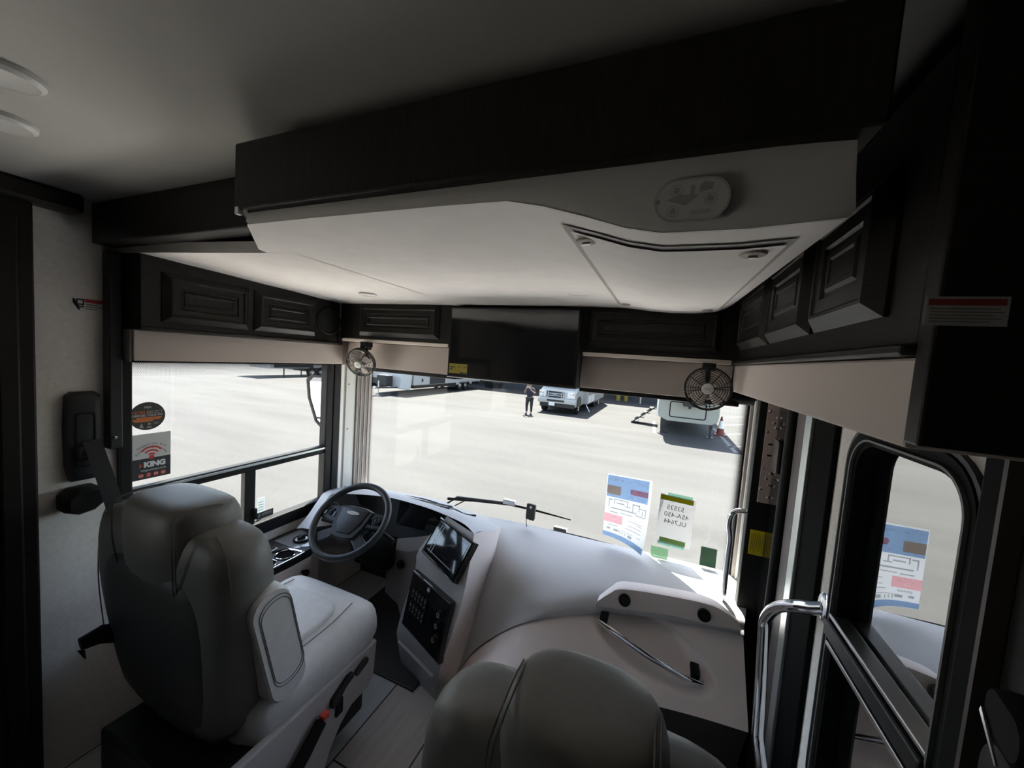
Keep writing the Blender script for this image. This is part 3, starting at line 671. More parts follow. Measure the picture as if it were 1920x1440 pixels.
for i in range(9): b.fbox(E, -.024 + i * .0055, -.021 + i * .0055, -.003, .003 - (i % 3) * .001, 0, .0004)
b.build('emblem_print', M['lgrey'], em)
for s in (-1, 1):
    sp_ = [(s * .085, .060), (s * .178, .054), (s * .18, -.014), (s * .08, -.026)]
    b = MB(); b.loft([[W(u, v, -.028) for u, v in sp_], [W(u, v, -.004) for u, v in sp_]]); so = b.build('spoke', M['wheelblk'], sw, bevel=.006)
    C = W(s * .135, .022, -.004)
    b = MB(); b.lathe(C, nn, [(.021, 0), (.021, .004), (.017, .006), (.012, .003), (.008, .005), (0, .006)], 24); b.build('control_pad', M['satin'], so, smooth=True)
    MB().fprism(FR(W(s * .163, .012, -.004), ux, vy), rrect(.012, .02, .003), 0, .004).build('control_button', M['gloss'], so); MB().fprism(FR(W(s * .108, .012, -.004), ux, vy), rrect(.01, .026, .003), 0, .004).build('control_button', M['gloss'], so)
    lo = [(s * .045, -.085), (s * .082, -.050), (s * .158, -.098), (s * .122, -.146)]
    b = MB(); b.loft([[W(u, v, -.028) for u, v in lo], [W(u, v, -.008) for u, v in lo]]); b.build('lower_spoke', M['wheelblk'], sw, bevel=.006)
# column shroud and stalks
b = MB(); b.tube([W(0, 0, -.03), W(0, 0, -.10), W(0, -.02, -.2), (-1.39, 1.66, .45)], [.06, .075, .085, .08], 16); b.build('column', M['black'], sw, smooth=True)
MB().tube([W(.07, .01, -.10), W(.16, .0, -.09), W(.235, -.03, -.075)], [.008, .008, .010], 8).build('stalk', M['black'], sw, smooth=True)
MB().tube([W(-.07, .01, -.10), W(-.16, 0, -.09), W(-.22, .0, -.08)], [.008, .008, .011], 8).build('stalk', M['black'], sw, smooth=True)

# ------------------------------------------------------------------ dashboard
ds = thing('dashboard', 'grey moulded dashboard running across the cab under the windscreen', 'dashboard', (-.7, 1.8, .3))
# passenger side: smooth surface from glass to arc edge
cols = [
 [(-0.9624, 2.0450, 0.6556), (-0.7573, 1.8648, 0.7000), (-0.7126, 1.6863, 0.6400), (-0.7205, 1.5915, 0.5200), (-0.7418, 1.5347, 0.3300), (-0.7722, 1.4377, 0.1500)],
 [(-0.7636, 2.0450, 0.6646), (-0.6573, 1.9022, 0.6750), (-0.5902, 1.6602, 0.6450), (-0.5729, 1.5336, 0.5600), (-0.6106, 1.4906, 0.4200), (-0.6783, 1.4785, 0.3000)],
 [(-0.5279, 2.0450, 0.6690), (-0.4661, 1.8868, 0.6700), (-0.4150, 1.6694, 0.6500), (-0.3934, 1.5247, 0.6100), (-0.4094, 1.4707, 0.5700), (-0.4463, 1.4463, 0.5300)],
 [(-0.2800, 2.0450, 0.6715), (-0.2434, 1.8675, 0.6750), (-0.2139, 1.7029, 0.6650), (-0.1952, 1.6053, 0.6450), (-0.1850, 1.5642, 0.6100), (-0.1863, 1.5574, 0.5850)],
 [(-0.0802, 2.0450, 0.6753), (-0.0792, 1.8712, 0.6800), (-0.0737, 1.7286, 0.6800), (-0.0729, 1.6370, 0.6650), (-0.0606, 1.5952, 0.6200), (-0.0378, 1.6049, 0.6000)],
 [(0.1059, 2.0450, 0.6760), (0.0919, 1.8934, 0.6850), (0.0805, 1.7582, 0.6850), (0.0822, 1.6673, 0.6700), (0.0968, 1.6263, 0.6250), (0.1090, 1.6311, 0.6050)],
 [(0.2794, 2.0450, 0.6767), (0.2611, 1.9027, 0.6850), (0.2448, 1.7907, 0.6850), (0.2366, 1.6838, 0.6750), (0.2377, 1.6470, 0.6300), (0.2498, 1.6524, 0.6100)],
 [(0.4750, 2.0450, 0.6765), (0.4471, 1.9216, 0.6850), (0.4195, 1.8030, 0.6850), (0.3998, 1.7087, 0.6750), (0.3932, 1.6805, 0.6350), (0.3921, 1.6661, 0.6200)],
]
for _k in (0, 1): cols[0][_k] = V(cols[0][_k]) + V((-.02, 0, -.005))
g = refine(cols, 5)
MB().grid(g).build('passenger_top', M['dash'], ds, smooth=True, angle=180)
edge = arc_pts([c[-1] for c in cols], 5)
# lower passenger panel under the arc, with the edge lip
lip1 = [p + V((0, .012, -.008)) for p in edge]
bot = [V((p.x, p.y - .20, min(.40, p.z - .06))) for p in edge]
bot2 = [V((p.x, p.y - .04, .0)) for p in edge]
MB().grid([edge, lip1]).build('arc_lip', M['dash'], ds, smooth=True)
def lerp_rows(a, c, n): return [[p.lerp(q, k / n) for p, q in zip(a, c)] for k in range(n + 1)]
pan = lerp_rows(lip1, bot, 14)
# sculpted hollow behind the chrome pull handle
h0, h1 = V((-0.1551, 1.5350, 0.5794)), V((0.2475, 1.5250, 0.4727))
ax = (h1 - h0); AL = ax.length; ad = ax.normalized(); up = V((-ad.z, 0, ad.x)).normalized()
fine = []
for k in range(0, 61):
    r = []
    for i in range(0, 121):
        u = i / 120 * (len(lip1) - 1); v = k / 60 * 14
        iu, kv = min(int(u), len(lip1) - 2), min(int(v), 13); fu, fv = u - iu, v - kv
        p = pan[kv][iu].lerp(pan[kv][iu+1], fu).lerp(pan[kv+1][iu].lerp(pan[kv+1][iu+1], fu), fv)
        q = p - (h0 + h1) / 2; s = q.dot(ad) / (AL * .60); tt = q.dot(up) / (.070 if q.dot(up) < 0 else .082)
        d = 1 - s * s - tt * tt
        if d > 0: p = p + V((0, .055 * min(1, d * 1.6) ** .8, 0))
        r.append(p)
    fine.append(r)
MB().grid(fine).build('lower_panel', M['dashlow'], ds, smooth=True, angle=180)
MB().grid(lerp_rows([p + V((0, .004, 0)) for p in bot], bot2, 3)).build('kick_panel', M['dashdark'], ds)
# vent ridge at the entry side
rd_top = [(-0.1667, 1.5396, 0.6550), (-0.1230, 1.5720, 0.6850), (-0.0726, 1.5974, 0.7050), (0.0994, 1.6334, 0.7100), (0.2599, 1.6547, 0.7100), (0.3220, 1.6543, 0.6950), (0.3744, 1.6603, 0.6600)]
rd_bot = [(-0.1710, 1.5464, 0.6400), (-0.1241, 1.5651, 0.6320), (-0.0603, 1.5833, 0.6300), (0.1065, 1.6278, 0.6320), (0.2559, 1.6408, 0.6360), (0.3265, 1.6484, 0.6400), (0.3781, 1.6517, 0.6450)]
rt, rb = arc_pts(rd_top, 5), arc_pts(rd_bot, 5)
rback = [p + V((0, .10, -.02)) for p in rt]; rb2 = [p + V((0, .03, -.03)) for p in rb]
b = MB(); b.grid([rback, [p + V((0, .012, .003)) for p in rt], rt, [p.lerp(q, .15) for p, q in zip(rt, rb)], [p.lerp(q, .9) for p, q in zip(rt, rb)], rb, rb2])
b.build('vent_ridge', M['dashlow'], ds, smooth=True, angle=60)
for p in ((-0.0600, 1.5907, 0.6680), (0.2429, 1.6413, 0.6720)):
    ax_ = (V((-.1, -1, .34))).normalized(); p = V(p) + ax_ * .012
    b = MB(); b.lathe(p - ax_ * .004, ax_, [(.0245, 0), (.0245, .010), (.0205, .012), (.0195, .004), (0, .004)], 28); vt = b.build('air_vent', M['black'], ds, smooth=True)
    u, w = perp(ax_); F = FR(p, V((1, 0, 0)), V((0, .3, 1)))
    b = MB()
    for k in (-.012, -.004, .004, .012): hw = math.sqrt(.0185 ** 2 - k * k); b.fbox(FR(p + ax_ * .003, V((1, -.1, 0)), ax_.cross(V((1, -.1, 0)))), -hw, hw, k - .0012, k + .0012, 0, .004)
    b.build('vane', M['satin'], vt)
# chrome pull handle bridging the hollow
hp = arc_pts([h0 + V((0, .0, 0)), h0.lerp(h1, .18) + V((0, -.022, .004)), h0.lerp(h1, .5) + V((0, -.034, .0)), h0.lerp(h1, .82) + V((0, -.022, -.004)), h1], 7)
b = MB(); L = []
for i, p in enumerate(hp):
    t = i / (len(hp) - 1); w = .009 + .006 * math.sin(math.pi * t); L.append([p + up * (w * math.cos(a_)) + V((0, -1, 0)) * (.007 * math.sin(a_)) for a_ in [2 * math.pi * k / 10 for k in range(10)]])
b.loft(L); ph = b.build('pull_handle', M['chrome'], ds, smooth=True, angle=60); ph['label'] = 'curved chrome pull handle'
for q in (h0.lerp(h1, .05), h0.lerp(h1, .93)): MB().box(q.x - .016, q.x + .016, q.y - .006, q.y + .055, q.z + .002, q.z + .026).build('handle_mount', M['black'], ph, bevel=.004)

# driver side pod: brow, top
brow = [(-1.7227, 1.4300, 0.6342), (-1.7556, 1.5000, 0.6727), (-1.7862, 1.5750, 0.7087), (-1.7841, 1.6400, 0.7531), (-1.6933, 1.6800, 0.7590), (-1.5264, 1.7000, 0.7774), (-1.3852, 1.7200, 0.7811), (-1.1604, 1.7200, 0.7763), (-0.9844, 1.6900, 0.7728), (-0.8679, 1.6400, 0.7795), (-0.7756, 1.5650, 0.7864)]
glassl = [(-1.8558, 1.4600, 0.5923), (-1.8433, 1.5200, 0.6512), (-1.8869, 1.6200, 0.6912), (-1.9494, 1.7400, 0.7081), (-1.9516, 1.9000, 0.6915), (-1.8886, 2.0450, 0.6604), (-1.6962, 2.0450, 0.6641), (-1.5144, 2.0450, 0.6750), (-1.3000, 2.0450, 0.6833), (-1.1364, 2.0450, 0.6652), (-1.0423, 2.0450, 0.6582), (-0.9624, 2.0450, 0.6556)]
glassl = glassl[:4] + glassl[4:5] + glassl[5:9] + [glassl[9], glassl[11]]
crest = [(-1.7968, 1.4500, 0.6140), (-1.8090, 1.5200, 0.6591), (-1.8470, 1.6050, 0.6982), (-1.8594, 1.6800, 0.7383), (-1.7475, 1.7200, 0.7520), (-1.5639, 1.7500, 0.7700), (-1.4108, 1.7700, 0.7787), (-1.1738, 1.7700, 0.7776), (-0.9882, 1.7400, 0.7771), (-0.8668, 1.7200, 0.7681), (-0.7573, 1.8648, 0.7000)]
mid = [(V(a) * .5 + V(c) * .5) for a, c in zip(crest, glassl)]
A = [arc_pts(x, 5) for x in (glassl, mid, crest, brow)]
under = [p + V((0, .05, -.008)) for p in A[3]]; under2 = [V((p.x, min(p.y + .22, 1.93), min(p.z - .06, .71))) for p in A[3]]
MB().grid(A + [under, under2]).build('instrument_hood', M['dash'], ds, smooth=True, angle=80)
# vent slot across the pod top
b = MB(); sl = arc_pts([(-1.4785, 1.9300, 0.7053), (-1.2982, 1.9200, 0.7189), (-1.0799, 1.8800, 0.7237), (-0.9883, 1.8600, 0.7196), (-0.9386, 1.9000, 0.7094)], 6)
b.tube([p + V((0, 0, .004)) for p in sl], .006, 6); b.build('defrost_slot', M['rubber'], ds, smooth=True)
# console: side band (towards passenger), face, screens
eR = [(-0.7756, 1.5650, 0.7864), (-0.7478, 1.4800, 0.6787), (-0.7393, 1.4200, 0.5617), (-0.7626, 1.3800, 0.4039), (-0.8072, 1.3750, 0.2385), (-0.8698, 1.4400, -0.0037)]
eL = [(-1.0258, 1.7200, 0.7578), (-1.1122, 1.6000, 0.6049), (-1.0929, 1.5450, 0.5181), (-1.1428, 1.5000, 0.2514), (-1.1394, 1.4900, 0.1607), (-1.1290, 1.5400, -0.0570)]
band = [[V(a).lerp(V(c), k / 4) for k in range(5)] for a, c in zip(eR, [(-0.8506, 1.8600, 0.7325), (-0.7126, 1.6863, 0.6400), (-0.7205, 1.5915, 0.5200), (-0.7418, 1.5347, 0.3300), (-0.7536, 1.4761, 0.2200), (-0.7537, 1.4199, 0.1200)])]
band[0] = [V(eR[0]).lerp(V((-0.7573, 1.8648, 0.7000)), k / 4) for k in range(5)]
MB().grid(refine(band, 4)).build('console_side', M['dashlow'], ds, smooth=True, angle=180)
face = [[V(a).lerp(V(c), k / 4) for k in range(5)] for a, c in zip(eL, eR)]
MB().grid(refine(face, 3)).build('console_face', M['dash'], ds, smooth=True, angle=180)
def quadframe(tl, tr, br, bl):
    tl, tr, br, bl = map(V, (tl, tr, br, bl)); c = (tl + tr + br + bl) / 4
    x = (tr + br - tl - bl) / 2; y = (tl + tr - bl - br) / 2
    return FR(c, x, y), x.length, y.length
F, w, h = quadframe((-1.0022, 1.6550, 0.7704), (-0.7489, 1.5050, 0.7826), (-0.7841, 1.4200, 0.6083), (-1.0878, 1.5700, 0.6225))
b = MB(); b.rects(F, w, h, [(0, -.03), (0, .004), (.006, .010), (.012, .006)]); scn = b.build('touch_screen', M['gloss'], ds)
MB().fbox(F, -w/2 + .03, w/2 - .02, -h/2 + .03, h/2 - .028, .006, .0075).build('display', M['screen'], scn)
MB().fbox(F, -w/2 + .005, w/2 - .005, -h/2 + .002, -h/2 + .006, .008, .0105).build('chrome_edge', M['chrome'], scn)
b = MB()
for vv in (-.014, .014):
    b.fbox(F, -w/2 + .034 + .03, -w/2 + .034 + .033, vv - .0, vv + .0, .008, .0085) if False else None
u0_ = -w/2 + .05
for u in (u0_, u0_ + .022): b.fbox(F, u, u + .003, .012, .07, .0078, .0082); b.fbox(F, u, u + .003, -.07, -.012, .0078, .0082)
b.fring(FR(F(u0_ + .002, 0, .0078), F.x, F.y), circ(.0125, 20), circ(.010, 20), 0, .0004)
b.build('screen_graphic', M['ridge'], scn)
MB().fbox(F, -w/2 + .03, w/2 - .05, -h/2 + .030, -h/2 + .0335, .0078, .0084).build('screen_line', M['lgrey'], scn)
# switch panel
F, w, h = quadframe((-1.0626, 1.5250, 0.5375), (-0.7631, 1.3850, 0.5279), (-0.8172, 1.3650, 0.2755), (-1.1280, 1.4850, 0.2665))
b = MB(); b.rects(F, w, h, [(0, -.02), (0, .003), (.005, .008), (.010, .006)]); pan_ = b.build('switch_panel', M['gloss'], ds)
MB().fbox(F, -w/2 + .004, w/2 - .004, h/2 - .005, h/2 - .002, .007, .009).build('chrome_edge', M['chrome'], pan_)
for row, v in ((0, .042), (1, -.022)):
    for k in range(5):
        u = -w/2 + .050 + k * .027
        ky = MB(); ky.fprism(FR(F(u, v, .006), F.x, F.y), rrect(.022, .05, .006), 0, .008); ky = ky.build('rocker_switch', M['satin'], pan_, bevel=.002)
        b = MB(); b.fprism(FR(F(u, v - .012, .014), F.x, F.y), circ(.0035, 12), 0, .0006)
        for dv in (.006, .012): b.fbox(F, u - .004, u + .004, v + dv, v + dv + .003, .014, .0146)
        b.build('switch_mark', M['lgrey'], ky)
for v in (.060, .012, -.050):
    kn = MB(); kn.lathe(F(w/2 - .05, v, .006), F.n, [(.019, 0), (.019, .004), (.015, .007), (.014, .018), (.011, .020), (0, .0195)], 24); kn = kn.build('rotary_knob', M['black'], pan_, smooth=True)
    MB().fring(FR(F(w/2 - .05, v, .0265), F.x, F.y), circ(.0095, 20), circ(.0075, 20), -.001, .0006).build('knob_ring', M['lgrey'], kn)
b = MB(); b.fprism(FR(F(-.01, h/2 - .026, .0062), F.x, F.y), rrect(.02, .018, .004), 0, .002); b.build('indicator', M['lgrey'], pan_)
# lower pocket with rim
F2, w2, h2 = quadframe((-1.1294, 1.4850, 0.1767), (-0.8348, 1.3950, 0.1515), (-0.8715, 1.4300, 0.0343), (-1.1175, 1.5100, 0.0370))
b = MB(); b.fbox(F2, -w2/2, w2/2, h2/2 - .008, h2/2, -.005, .012); b.build('pocket_rim', M['dash'], ds, bevel=.003)
MB().grid([[V(eL[4]) + V((0, .01, 0)), V(eR[4]) + V((-.01, .01, 0))], [V((-1.10, 1.56, .0)), V((-.87, 1.46, .0))]]).build('console_foot', M['dash'], ds)
# console left flank towards the footwell
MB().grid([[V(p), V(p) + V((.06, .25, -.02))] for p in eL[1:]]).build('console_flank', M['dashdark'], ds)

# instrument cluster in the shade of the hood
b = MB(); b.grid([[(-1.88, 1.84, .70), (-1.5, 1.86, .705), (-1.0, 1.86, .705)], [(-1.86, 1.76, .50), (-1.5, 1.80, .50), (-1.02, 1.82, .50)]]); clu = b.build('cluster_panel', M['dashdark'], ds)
Fc = FR((-1.22, 1.77, .695), (1, .10, 0), (0, .25, 1))
b = MB(); b.fprism(Fc, rrect(.33, .155, .02), -.06, 0); b.build('instrument_display', M['gloss'], ds, bevel=.004)
b = MB(); b.grid([[(-1.3361, 1.7000, 0.5594), (-1.1718, 1.7000, 0.6139), (-0.9712, 1.6600, 0.7056)], [(-1.3121, 1.6600, 0.5203), (-1.2050, 1.6300, 0.5478), (-1.1052, 1.6000, 0.6038)], [(-1.3725, 1.6600, 0.3762), (-1.2346, 1.6200, 0.3912), (-1.1027, 1.5500, 0.5069)], [(-1.3729, 1.6600, 0.2470), (-1.2358, 1.6000, 0.2575), (-1.1342, 1.5050, 0.2685)]]); b.build('knee_panel', M['knee'], ds, smooth=True)
k_ = V((-1.2392, 1.6150, 0.4754)); MB().lathe(k_, (-.35, -1, .3), [(.021, -.01), (.021, .008), (.015, .01), (.013, .004), (0, .004)], 24).build('ignition_switch', M['black'], ds, smooth=True)
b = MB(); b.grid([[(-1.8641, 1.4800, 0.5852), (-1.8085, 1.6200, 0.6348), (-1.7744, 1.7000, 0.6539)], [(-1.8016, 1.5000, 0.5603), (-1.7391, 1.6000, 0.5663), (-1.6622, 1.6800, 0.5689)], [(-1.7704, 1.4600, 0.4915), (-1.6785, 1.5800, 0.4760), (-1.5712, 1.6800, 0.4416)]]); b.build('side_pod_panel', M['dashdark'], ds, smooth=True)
v_ = V((-1.7328, 1.6200, 0.6882)); b = MB(); b.lathe(v_, (.25, -1, .35), [(.030, -.01), (.030, .004), (.026, .007), (.023, 0), (0, -.002)], 28); b.build('air_vent', M['satin'], ds, smooth=True)
v_ = V((-1.6871, 1.5500, 0.6504)); b = MB(); b.lathe(v_, (.25, -1, .5), [(.022, -.01), (.022, .003), (.018, .004), (.017, .001), (0, .001)], 6); b.build('lamp_switch', M['gloss'], ds)

MB().box(-1.94, .40, 2.0, 2.04, .10, .655).build('sun_leak_block', M['dashdark'], ds)  # unseen box added under the dash to stop sun leaking past the glass
# left ledge under the driver window and side console
def ptz(l): return [V(p) for p in l]
sc_ = thing('side_console', 'grey driver side console with two chrome-ringed cup holders below the window', 'console', (-1.75, 1.3, .3))
zt = .55
pol = [(-1.945, .86), (-1.668, .86), (-1.665, 1.18), (-1.66, 1.30), (-1.665, 1.40), (-1.71, 1.49), (-1.78, 1.53), (-1.945, 1.56)]
b = MB(); b.loft([[V((x, y, .16)) for x, y in pol], [V((x, y, zt - .04)) for x, y in pol]]); b.build('side_body', M['dashlow'], sc_, bevel=.006)
b = MB(); b.loft([[V((x, y, zt - .04)) for x, y in pol], [V((x, y, zt)) for x, y in pol]]); top_ = b.build('console_top', M['satin'], sc_, bevel=.005)
MB().tube([(-1.668, .87, zt + .001), (-1.662, 1.30, zt + .001), (-1.668, 1.40, zt + .001), (-1.712, 1.488, zt + .001)], .004, 6).build('chrome_trim', M['chrome'], sc_, smooth=True)
MB().tube([(-1.80, .90, zt + .004), (-1.80, 1.27, zt + .004), (-1.765, 1.34, zt + .004), (-1.675, 1.355, zt + .004)], .004, 6).build('tray_rim', M['chrome'], sc_, smooth=True)
for i, (x, y) in enumerate(((-1.722, 1.295), (-1.719, 1.190))):
    b = MB(); b.lathe((x, y, zt), (0, 0, 1), [(.046, -.002), (.046, .004), (.043, .006), (.040, .005), (.039, .001), (0, .001)], 32); ch = b.build('cup_holder', M['seal'], sc_, smooth=True)
    MB().lathe((x, y, zt + .003), (0, 0, 1), [(.048, 0), (.048, .003), (.0445, .005), (.042, .003)], 36, cap=False).build('ring', M['chrome'], ch, smooth=True)
jk = V((-1.787, 1.438, zt)); b = MB(); b.lathe((jk.x, jk.y, zt), (0, 0, 1), [(.042, 0), (.042, .01), (.036, .014), (.033, .008), (0, .008)], 28); jo = b.build('mirror_control', M['black'], sc_, smooth=True)
MB().lathe((jk.x, jk.y, zt + .008), (0, 0, 1), [(.032, 0), (.031, .002), (0, .002)], 24).build('control_face', M['steel'], jo, smooth=True)
MB().box(jk.x - .007, jk.x + .007, jk.y - .022, jk.y + .022, zt + .009, zt + .026).build('control_lever', M['satin'], jo, bevel=.003)
b = MB(); b.box(-1.90, -1.81, 1.20, 1.32, zt, zt + .005); b.build('switch_plate', M['alu'], sc_, bevel=.002)
for i, y in enumerate((1.205, 1.262)): MB().box(-1.893, -1.82, y, y + .05, zt + .005, zt + .012).build('rocker_switch', M['satin'] if i else mat('dull_red_switch', (.20, .05, .04), .4), sc_, bevel=.002)
b = MB(); b.prism([(-1.90, 1.36, zt), (-1.74, 1.36, zt), (-1.69, 1.42, zt), (-1.73, 1.49, zt), (-1.90, 1.52, zt)], (0, 0, .002)); b.build('gloss_inlay', M['inlay'], sc_)
lm = thing('parking_knob', 'small black knob hanging on the grey side console below the cup holders', 'knob', (-1.66, 1.36, .45))
q = V((-1.6600, 1.3476, 0.4511)); MB().lathe((-1.662, q.y, q.z), (1, 0, 0), [(.008, -.004), (.008, .02), (.017, .022), (.018, .034), (.012, .038), (0, .038)], 18).build('grip', M['black'], lm, smooth=True)
# grey fabric strip between the window frame and the console
struct(MB().box(-1.949, -1.935, .80, 1.66, .55, .602).build('trim_11', M['wall']))
# dark sheet laid on the floor in place of the driver footwell's shade
struct(MB().box(-1.64, -.98, 1.42, 2.06, .001, .012).build('floor_shade_sheet', M['dashdark'], bevel=.004))

# ------------------------------------------------------------------ fans
def fan(label, c, n, spin):
    c = V(c); n = V(n).normalized(); k_ = .79
    t = thing('clip_fan', label, 'fan', c, 'cab fans')
    x = V((0, 0, 1)).cross(n).normalized(); F0 = FR(c, x, n.cross(x)); F = FR(c, x, n.cross(x)); F.x = F0.x * k_; F.y = F0.y * k_; F.n = F0.n * k_
    b = MB(); R = .103
    for k, r in enumerate((.030, .041, .052, .063, .074, .085, .095)):
        w = .030 * math.sqrt(max(0, 1 - (r / .112) ** 2)) + .008
        b.tube([F(r * math.cos(2*math.pi*i/40), r * math.sin(2*math.pi*i/40), w) for i in range(40)], .0014, 5, closed=True)
    for i in range(8):
        a = 2 * math.pi * i / 8 + .2
        b.tube([F(r * math.cos(a), r * math.sin(a), .030 * math.sqrt(max(0, 1 - (r / .112) ** 2)) + .008) for r in (.022, .05, .075, .095, .103)], .0016, 5)
    for w, r in ((.006, R), (-.02, R), (-.006, R + .001)): b.tube([F(r * math.cos(2*math.pi*i/48), r * math.sin(2*math.pi*i/48), w) for i in range(48)], .0028, 6, closed=True)
    for i in range(16):
        a = 2 * math.pi * i / 16
        b.tube([F(R * math.cos(a), R * math.sin(a), .006), F(R * math.cos(a), R * math.sin(a), -.02), F(.03 * math.cos(a), .03 * math.sin(a), -.045)], .0015, 5)
    b.build('grille', M['smoke'], t)
    b = MB(); b.lathe(F(0, 0, 0), n, [(.022, .020), (.0205, .0315), (.016, .034), (0, .0343)], 24); hb = b.build('badge', M['white'], t, smooth=True)
    b = MB(); [b.fbox(F, -.013 + i * .0045, -.010 + i * .0045, -.004, .004, .0434, .0442) for i in range(6)]; b.build('badge_print', M['lgrey'], hb)
    MB().lathe(F(0, 0, 0), n, [(.013, .016), (.018, .01), (.018, -.016), (.027, -.024), (.027, -.06), (.018, -.067), (0, -.067)], 20).build('motor', M['satin'], t, smooth=True)
    for k in range(4):
        a = spin + k * math.pi / 2; rows = []
        for r, wd in ((.018, .35), (.04, .55), (.065, .55), (.082, .48), (.089, .3)):
            rows.append([F(r * math.cos(a + wd * q), r * math.sin(a + wd * q), .004 + .015 * q) for q in (-1, -.5, 0, .5, 1)])
        MB().grid(rows).build('blade', M['blade'], t, smooth=True, solid=.0015)
    top = V((c.x, c.y + .04, 1.682))
    b = MB(); b.tube([F(0, 0, -.06), c + V((0, .045, .05)), top + V((0, 0, -.03))], [.010, .009, .010], 8)
    b.box(top.x - .022, top.x + .022, top.y - .025, top.y + .025, 1.655, 1.684)
    for s in (-1, 1): b.box(top.x + s * .024 - .004, top.x + s * .024 + .004, top.y - .02, top.y + .01, c.z + .075, 1.66)
    b.build('mount', M['black'], t)
fan('black caged fan hanging under the left front cabinet at the windscreen corner', (-1.5838, 1.6150, 1.5646), (.25, -1, -.45), .35)
fan('black caged fan hanging under the right front cabinet near the entry door', (0.1655, 1.6000, 1.5848), (-.12, -1, .0), .9)

# ------------------------------------------------------------------ stickers on the driver window
def arc_text(name, s, size, F, cu, cv, R, a0, m, parent, w=.0012, step=None):
    b = MB(); dg = bpy.context.evaluated_depsgraph_get()
    a = a0
    for ch in s:
        if ch == ' ': a -= size * .38 / R; continue
        cuv = bpy.data.curves.new('tmp', 'FONT'); cuv.body = ch; cuv.size = size; cuv.align_x = 'LEFT'
        o = bpy.data.objects.new('tmp', cuv); me = o.to_mesh()
        xs = [v.co.x for v in me.vertices] or [0]; wd = max(xs) - min(xs) + size * .10
        th = a - wd / 2 / R
        G = FR(F(cu + R * math.cos(th), cv + R * math.sin(th)), F.x * math.sin(th) - F.y * math.cos(th), F.x * math.cos(th) + F.y * math.sin(th))
        b.add([G(v.co.x - wd / 2 - min(xs), v.co.y, w) for v in me.vertices], [tuple(p.vertices) for p in me.polygons])
        o.to_mesh_clear(); bpy.data.objects.remove(o); bpy.data.curves.remove(cuv); a -= wd / R
    return b.build(name, m, parent)
pc, pa, pb = V((-1.9750, 0.8498, 1.3024)), V((-1.9750, 0.8497, 1.3610)), V((-1.9750, 0.9090, 1.3023))
r_ = (pa - pc).length; ry_ = abs(pb.y - pc.y)
st = thing('round_sticker', 'round charcoal sticker with orange lines on the driver side window', 'sticker', pc)
Fr = FR(pc, (0, 1, 0), (0, 0, 1)); R_ = (r_ + ry_) / 2
MB().fprism(Fr, circ(R_, 40), -.0006, .0003).build('disc', mat('charcoal_print', (.055, .055, .05), .6), st)
text('lettering', 'MSA', R_ * .22, Fr, 0, R_ * .62, M['printwhite'], st, .0006)
text('lettering', 'NOBLE', R_ * .30, Fr, -R_ * .40, R_ * .26, M['orange'], st, .0006); text('lettering', 'SELECT', R_ * .30, Fr, R_ * .42, R_ * .26, M['lgrey'], st, .0006, sx=.9)
text('lettering', 'DEFINES YOUR RV!', R_ * .20, Fr, 0, R_ * .04, M['printwhite'], st, .0006)
b = MB()
for k, (a_, c_) in enumerate(((-.62, .80), (-.88, .72), (-.75, .30))): b.fbox(Fr, R_ * a_, R_ * c_, -R_ * (.13 + .11 * k) - .003, -R_ * (.13 + .11 * k) + .003, 0, .0008)
b.build('sticker_lines', M['orange'], st)
b = MB(); b.fprism(Fr, [(R_ * u, R_ * v) for u, v in ((-.48, -.82), (-.22, -.82), (-.35, -.48))], 0, .0008)
for k in range(3): th = k * math.pi / 3; b.fbox(FR(Fr(R_ * .08, -R_ * .58), Fr.x * math.cos(th) + Fr.y * math.sin(th), Fr.y * math.cos(th) - Fr.x * math.sin(th)), -R_ * .10, R_ * .10, -R_ * .02, R_ * .02, 0, .0008)
b.fbox(Fr, -R_ * .05, R_ * .2, -R_ * .85, -R_ * .76, 0, .0008)
b.build('sticker_symbols', M['lgrey'], st); text('lettering', '360', R_ * .2, Fr, R_ * .48, -R_ * .55, M['lgrey'], st, .0006)
# square sign
k0, k1, k2 = V((-1.9750, 0.7976, 1.2274)), V((-1.9750, 0.9280, 1.2338)), V((-1.9750, 0.7891, 1.0342))
kw, kh = abs(k1.y - k0.y), k0.z - k2.z
kc = V((-1.975, (k0.y + k1.y) / 2, (k0.z + k2.z) / 2))
ks = thing('router_sign', 'square sign with red signal arcs above a dark half on the driver side window', 'sign', kc)
Fk = FR(kc, (0, 1, 0), (0, 0, 1))
MB().fbox(Fk, -kw/2, kw/2, -kh/2, kh/2, -.0006, .0002).build('sheet', M['sheet'], ks)
MB().fbox(Fk, -kw/2, kw/2, -kh/2, -.045 * kh, .0002, .0005).build('dark_half', mat('slate_print', (.035, .04, .045), .6), ks)
for rr in (.34, .23, .12):
    o_ = [(kw * rr * math.cos(math.radians(t)), -.02 * kh + kw * rr * 1.05 * math.sin(math.radians(t))) for t in range(38, 143, 8)]
    i_ = [(kw * (rr - .05) * math.cos(math.radians(t)), -.02 * kh + kw * (rr - .05) * 1.05 * math.sin(math.radians(t))) for t in range(38, 143, 8)]
    MB().fprism(Fk, o_ + i_[::-1], .0003, .0008).build('signal_arc', M['red'], ks)
MB().fprism(FR(Fk(0, -.03 * kh), Fk.x, Fk.y), circ(.068 * kw), .0006, .0010).build('signal_dot', M['red'], ks)
MB().fprism(Fk, [(-.31 * kw, -.13 * kh), (-.31 * kw, -.25 * kh), (-.23 * kw, -.19 * kh)], .0005, .0010).build('arrow_mark', M['red'], ks)
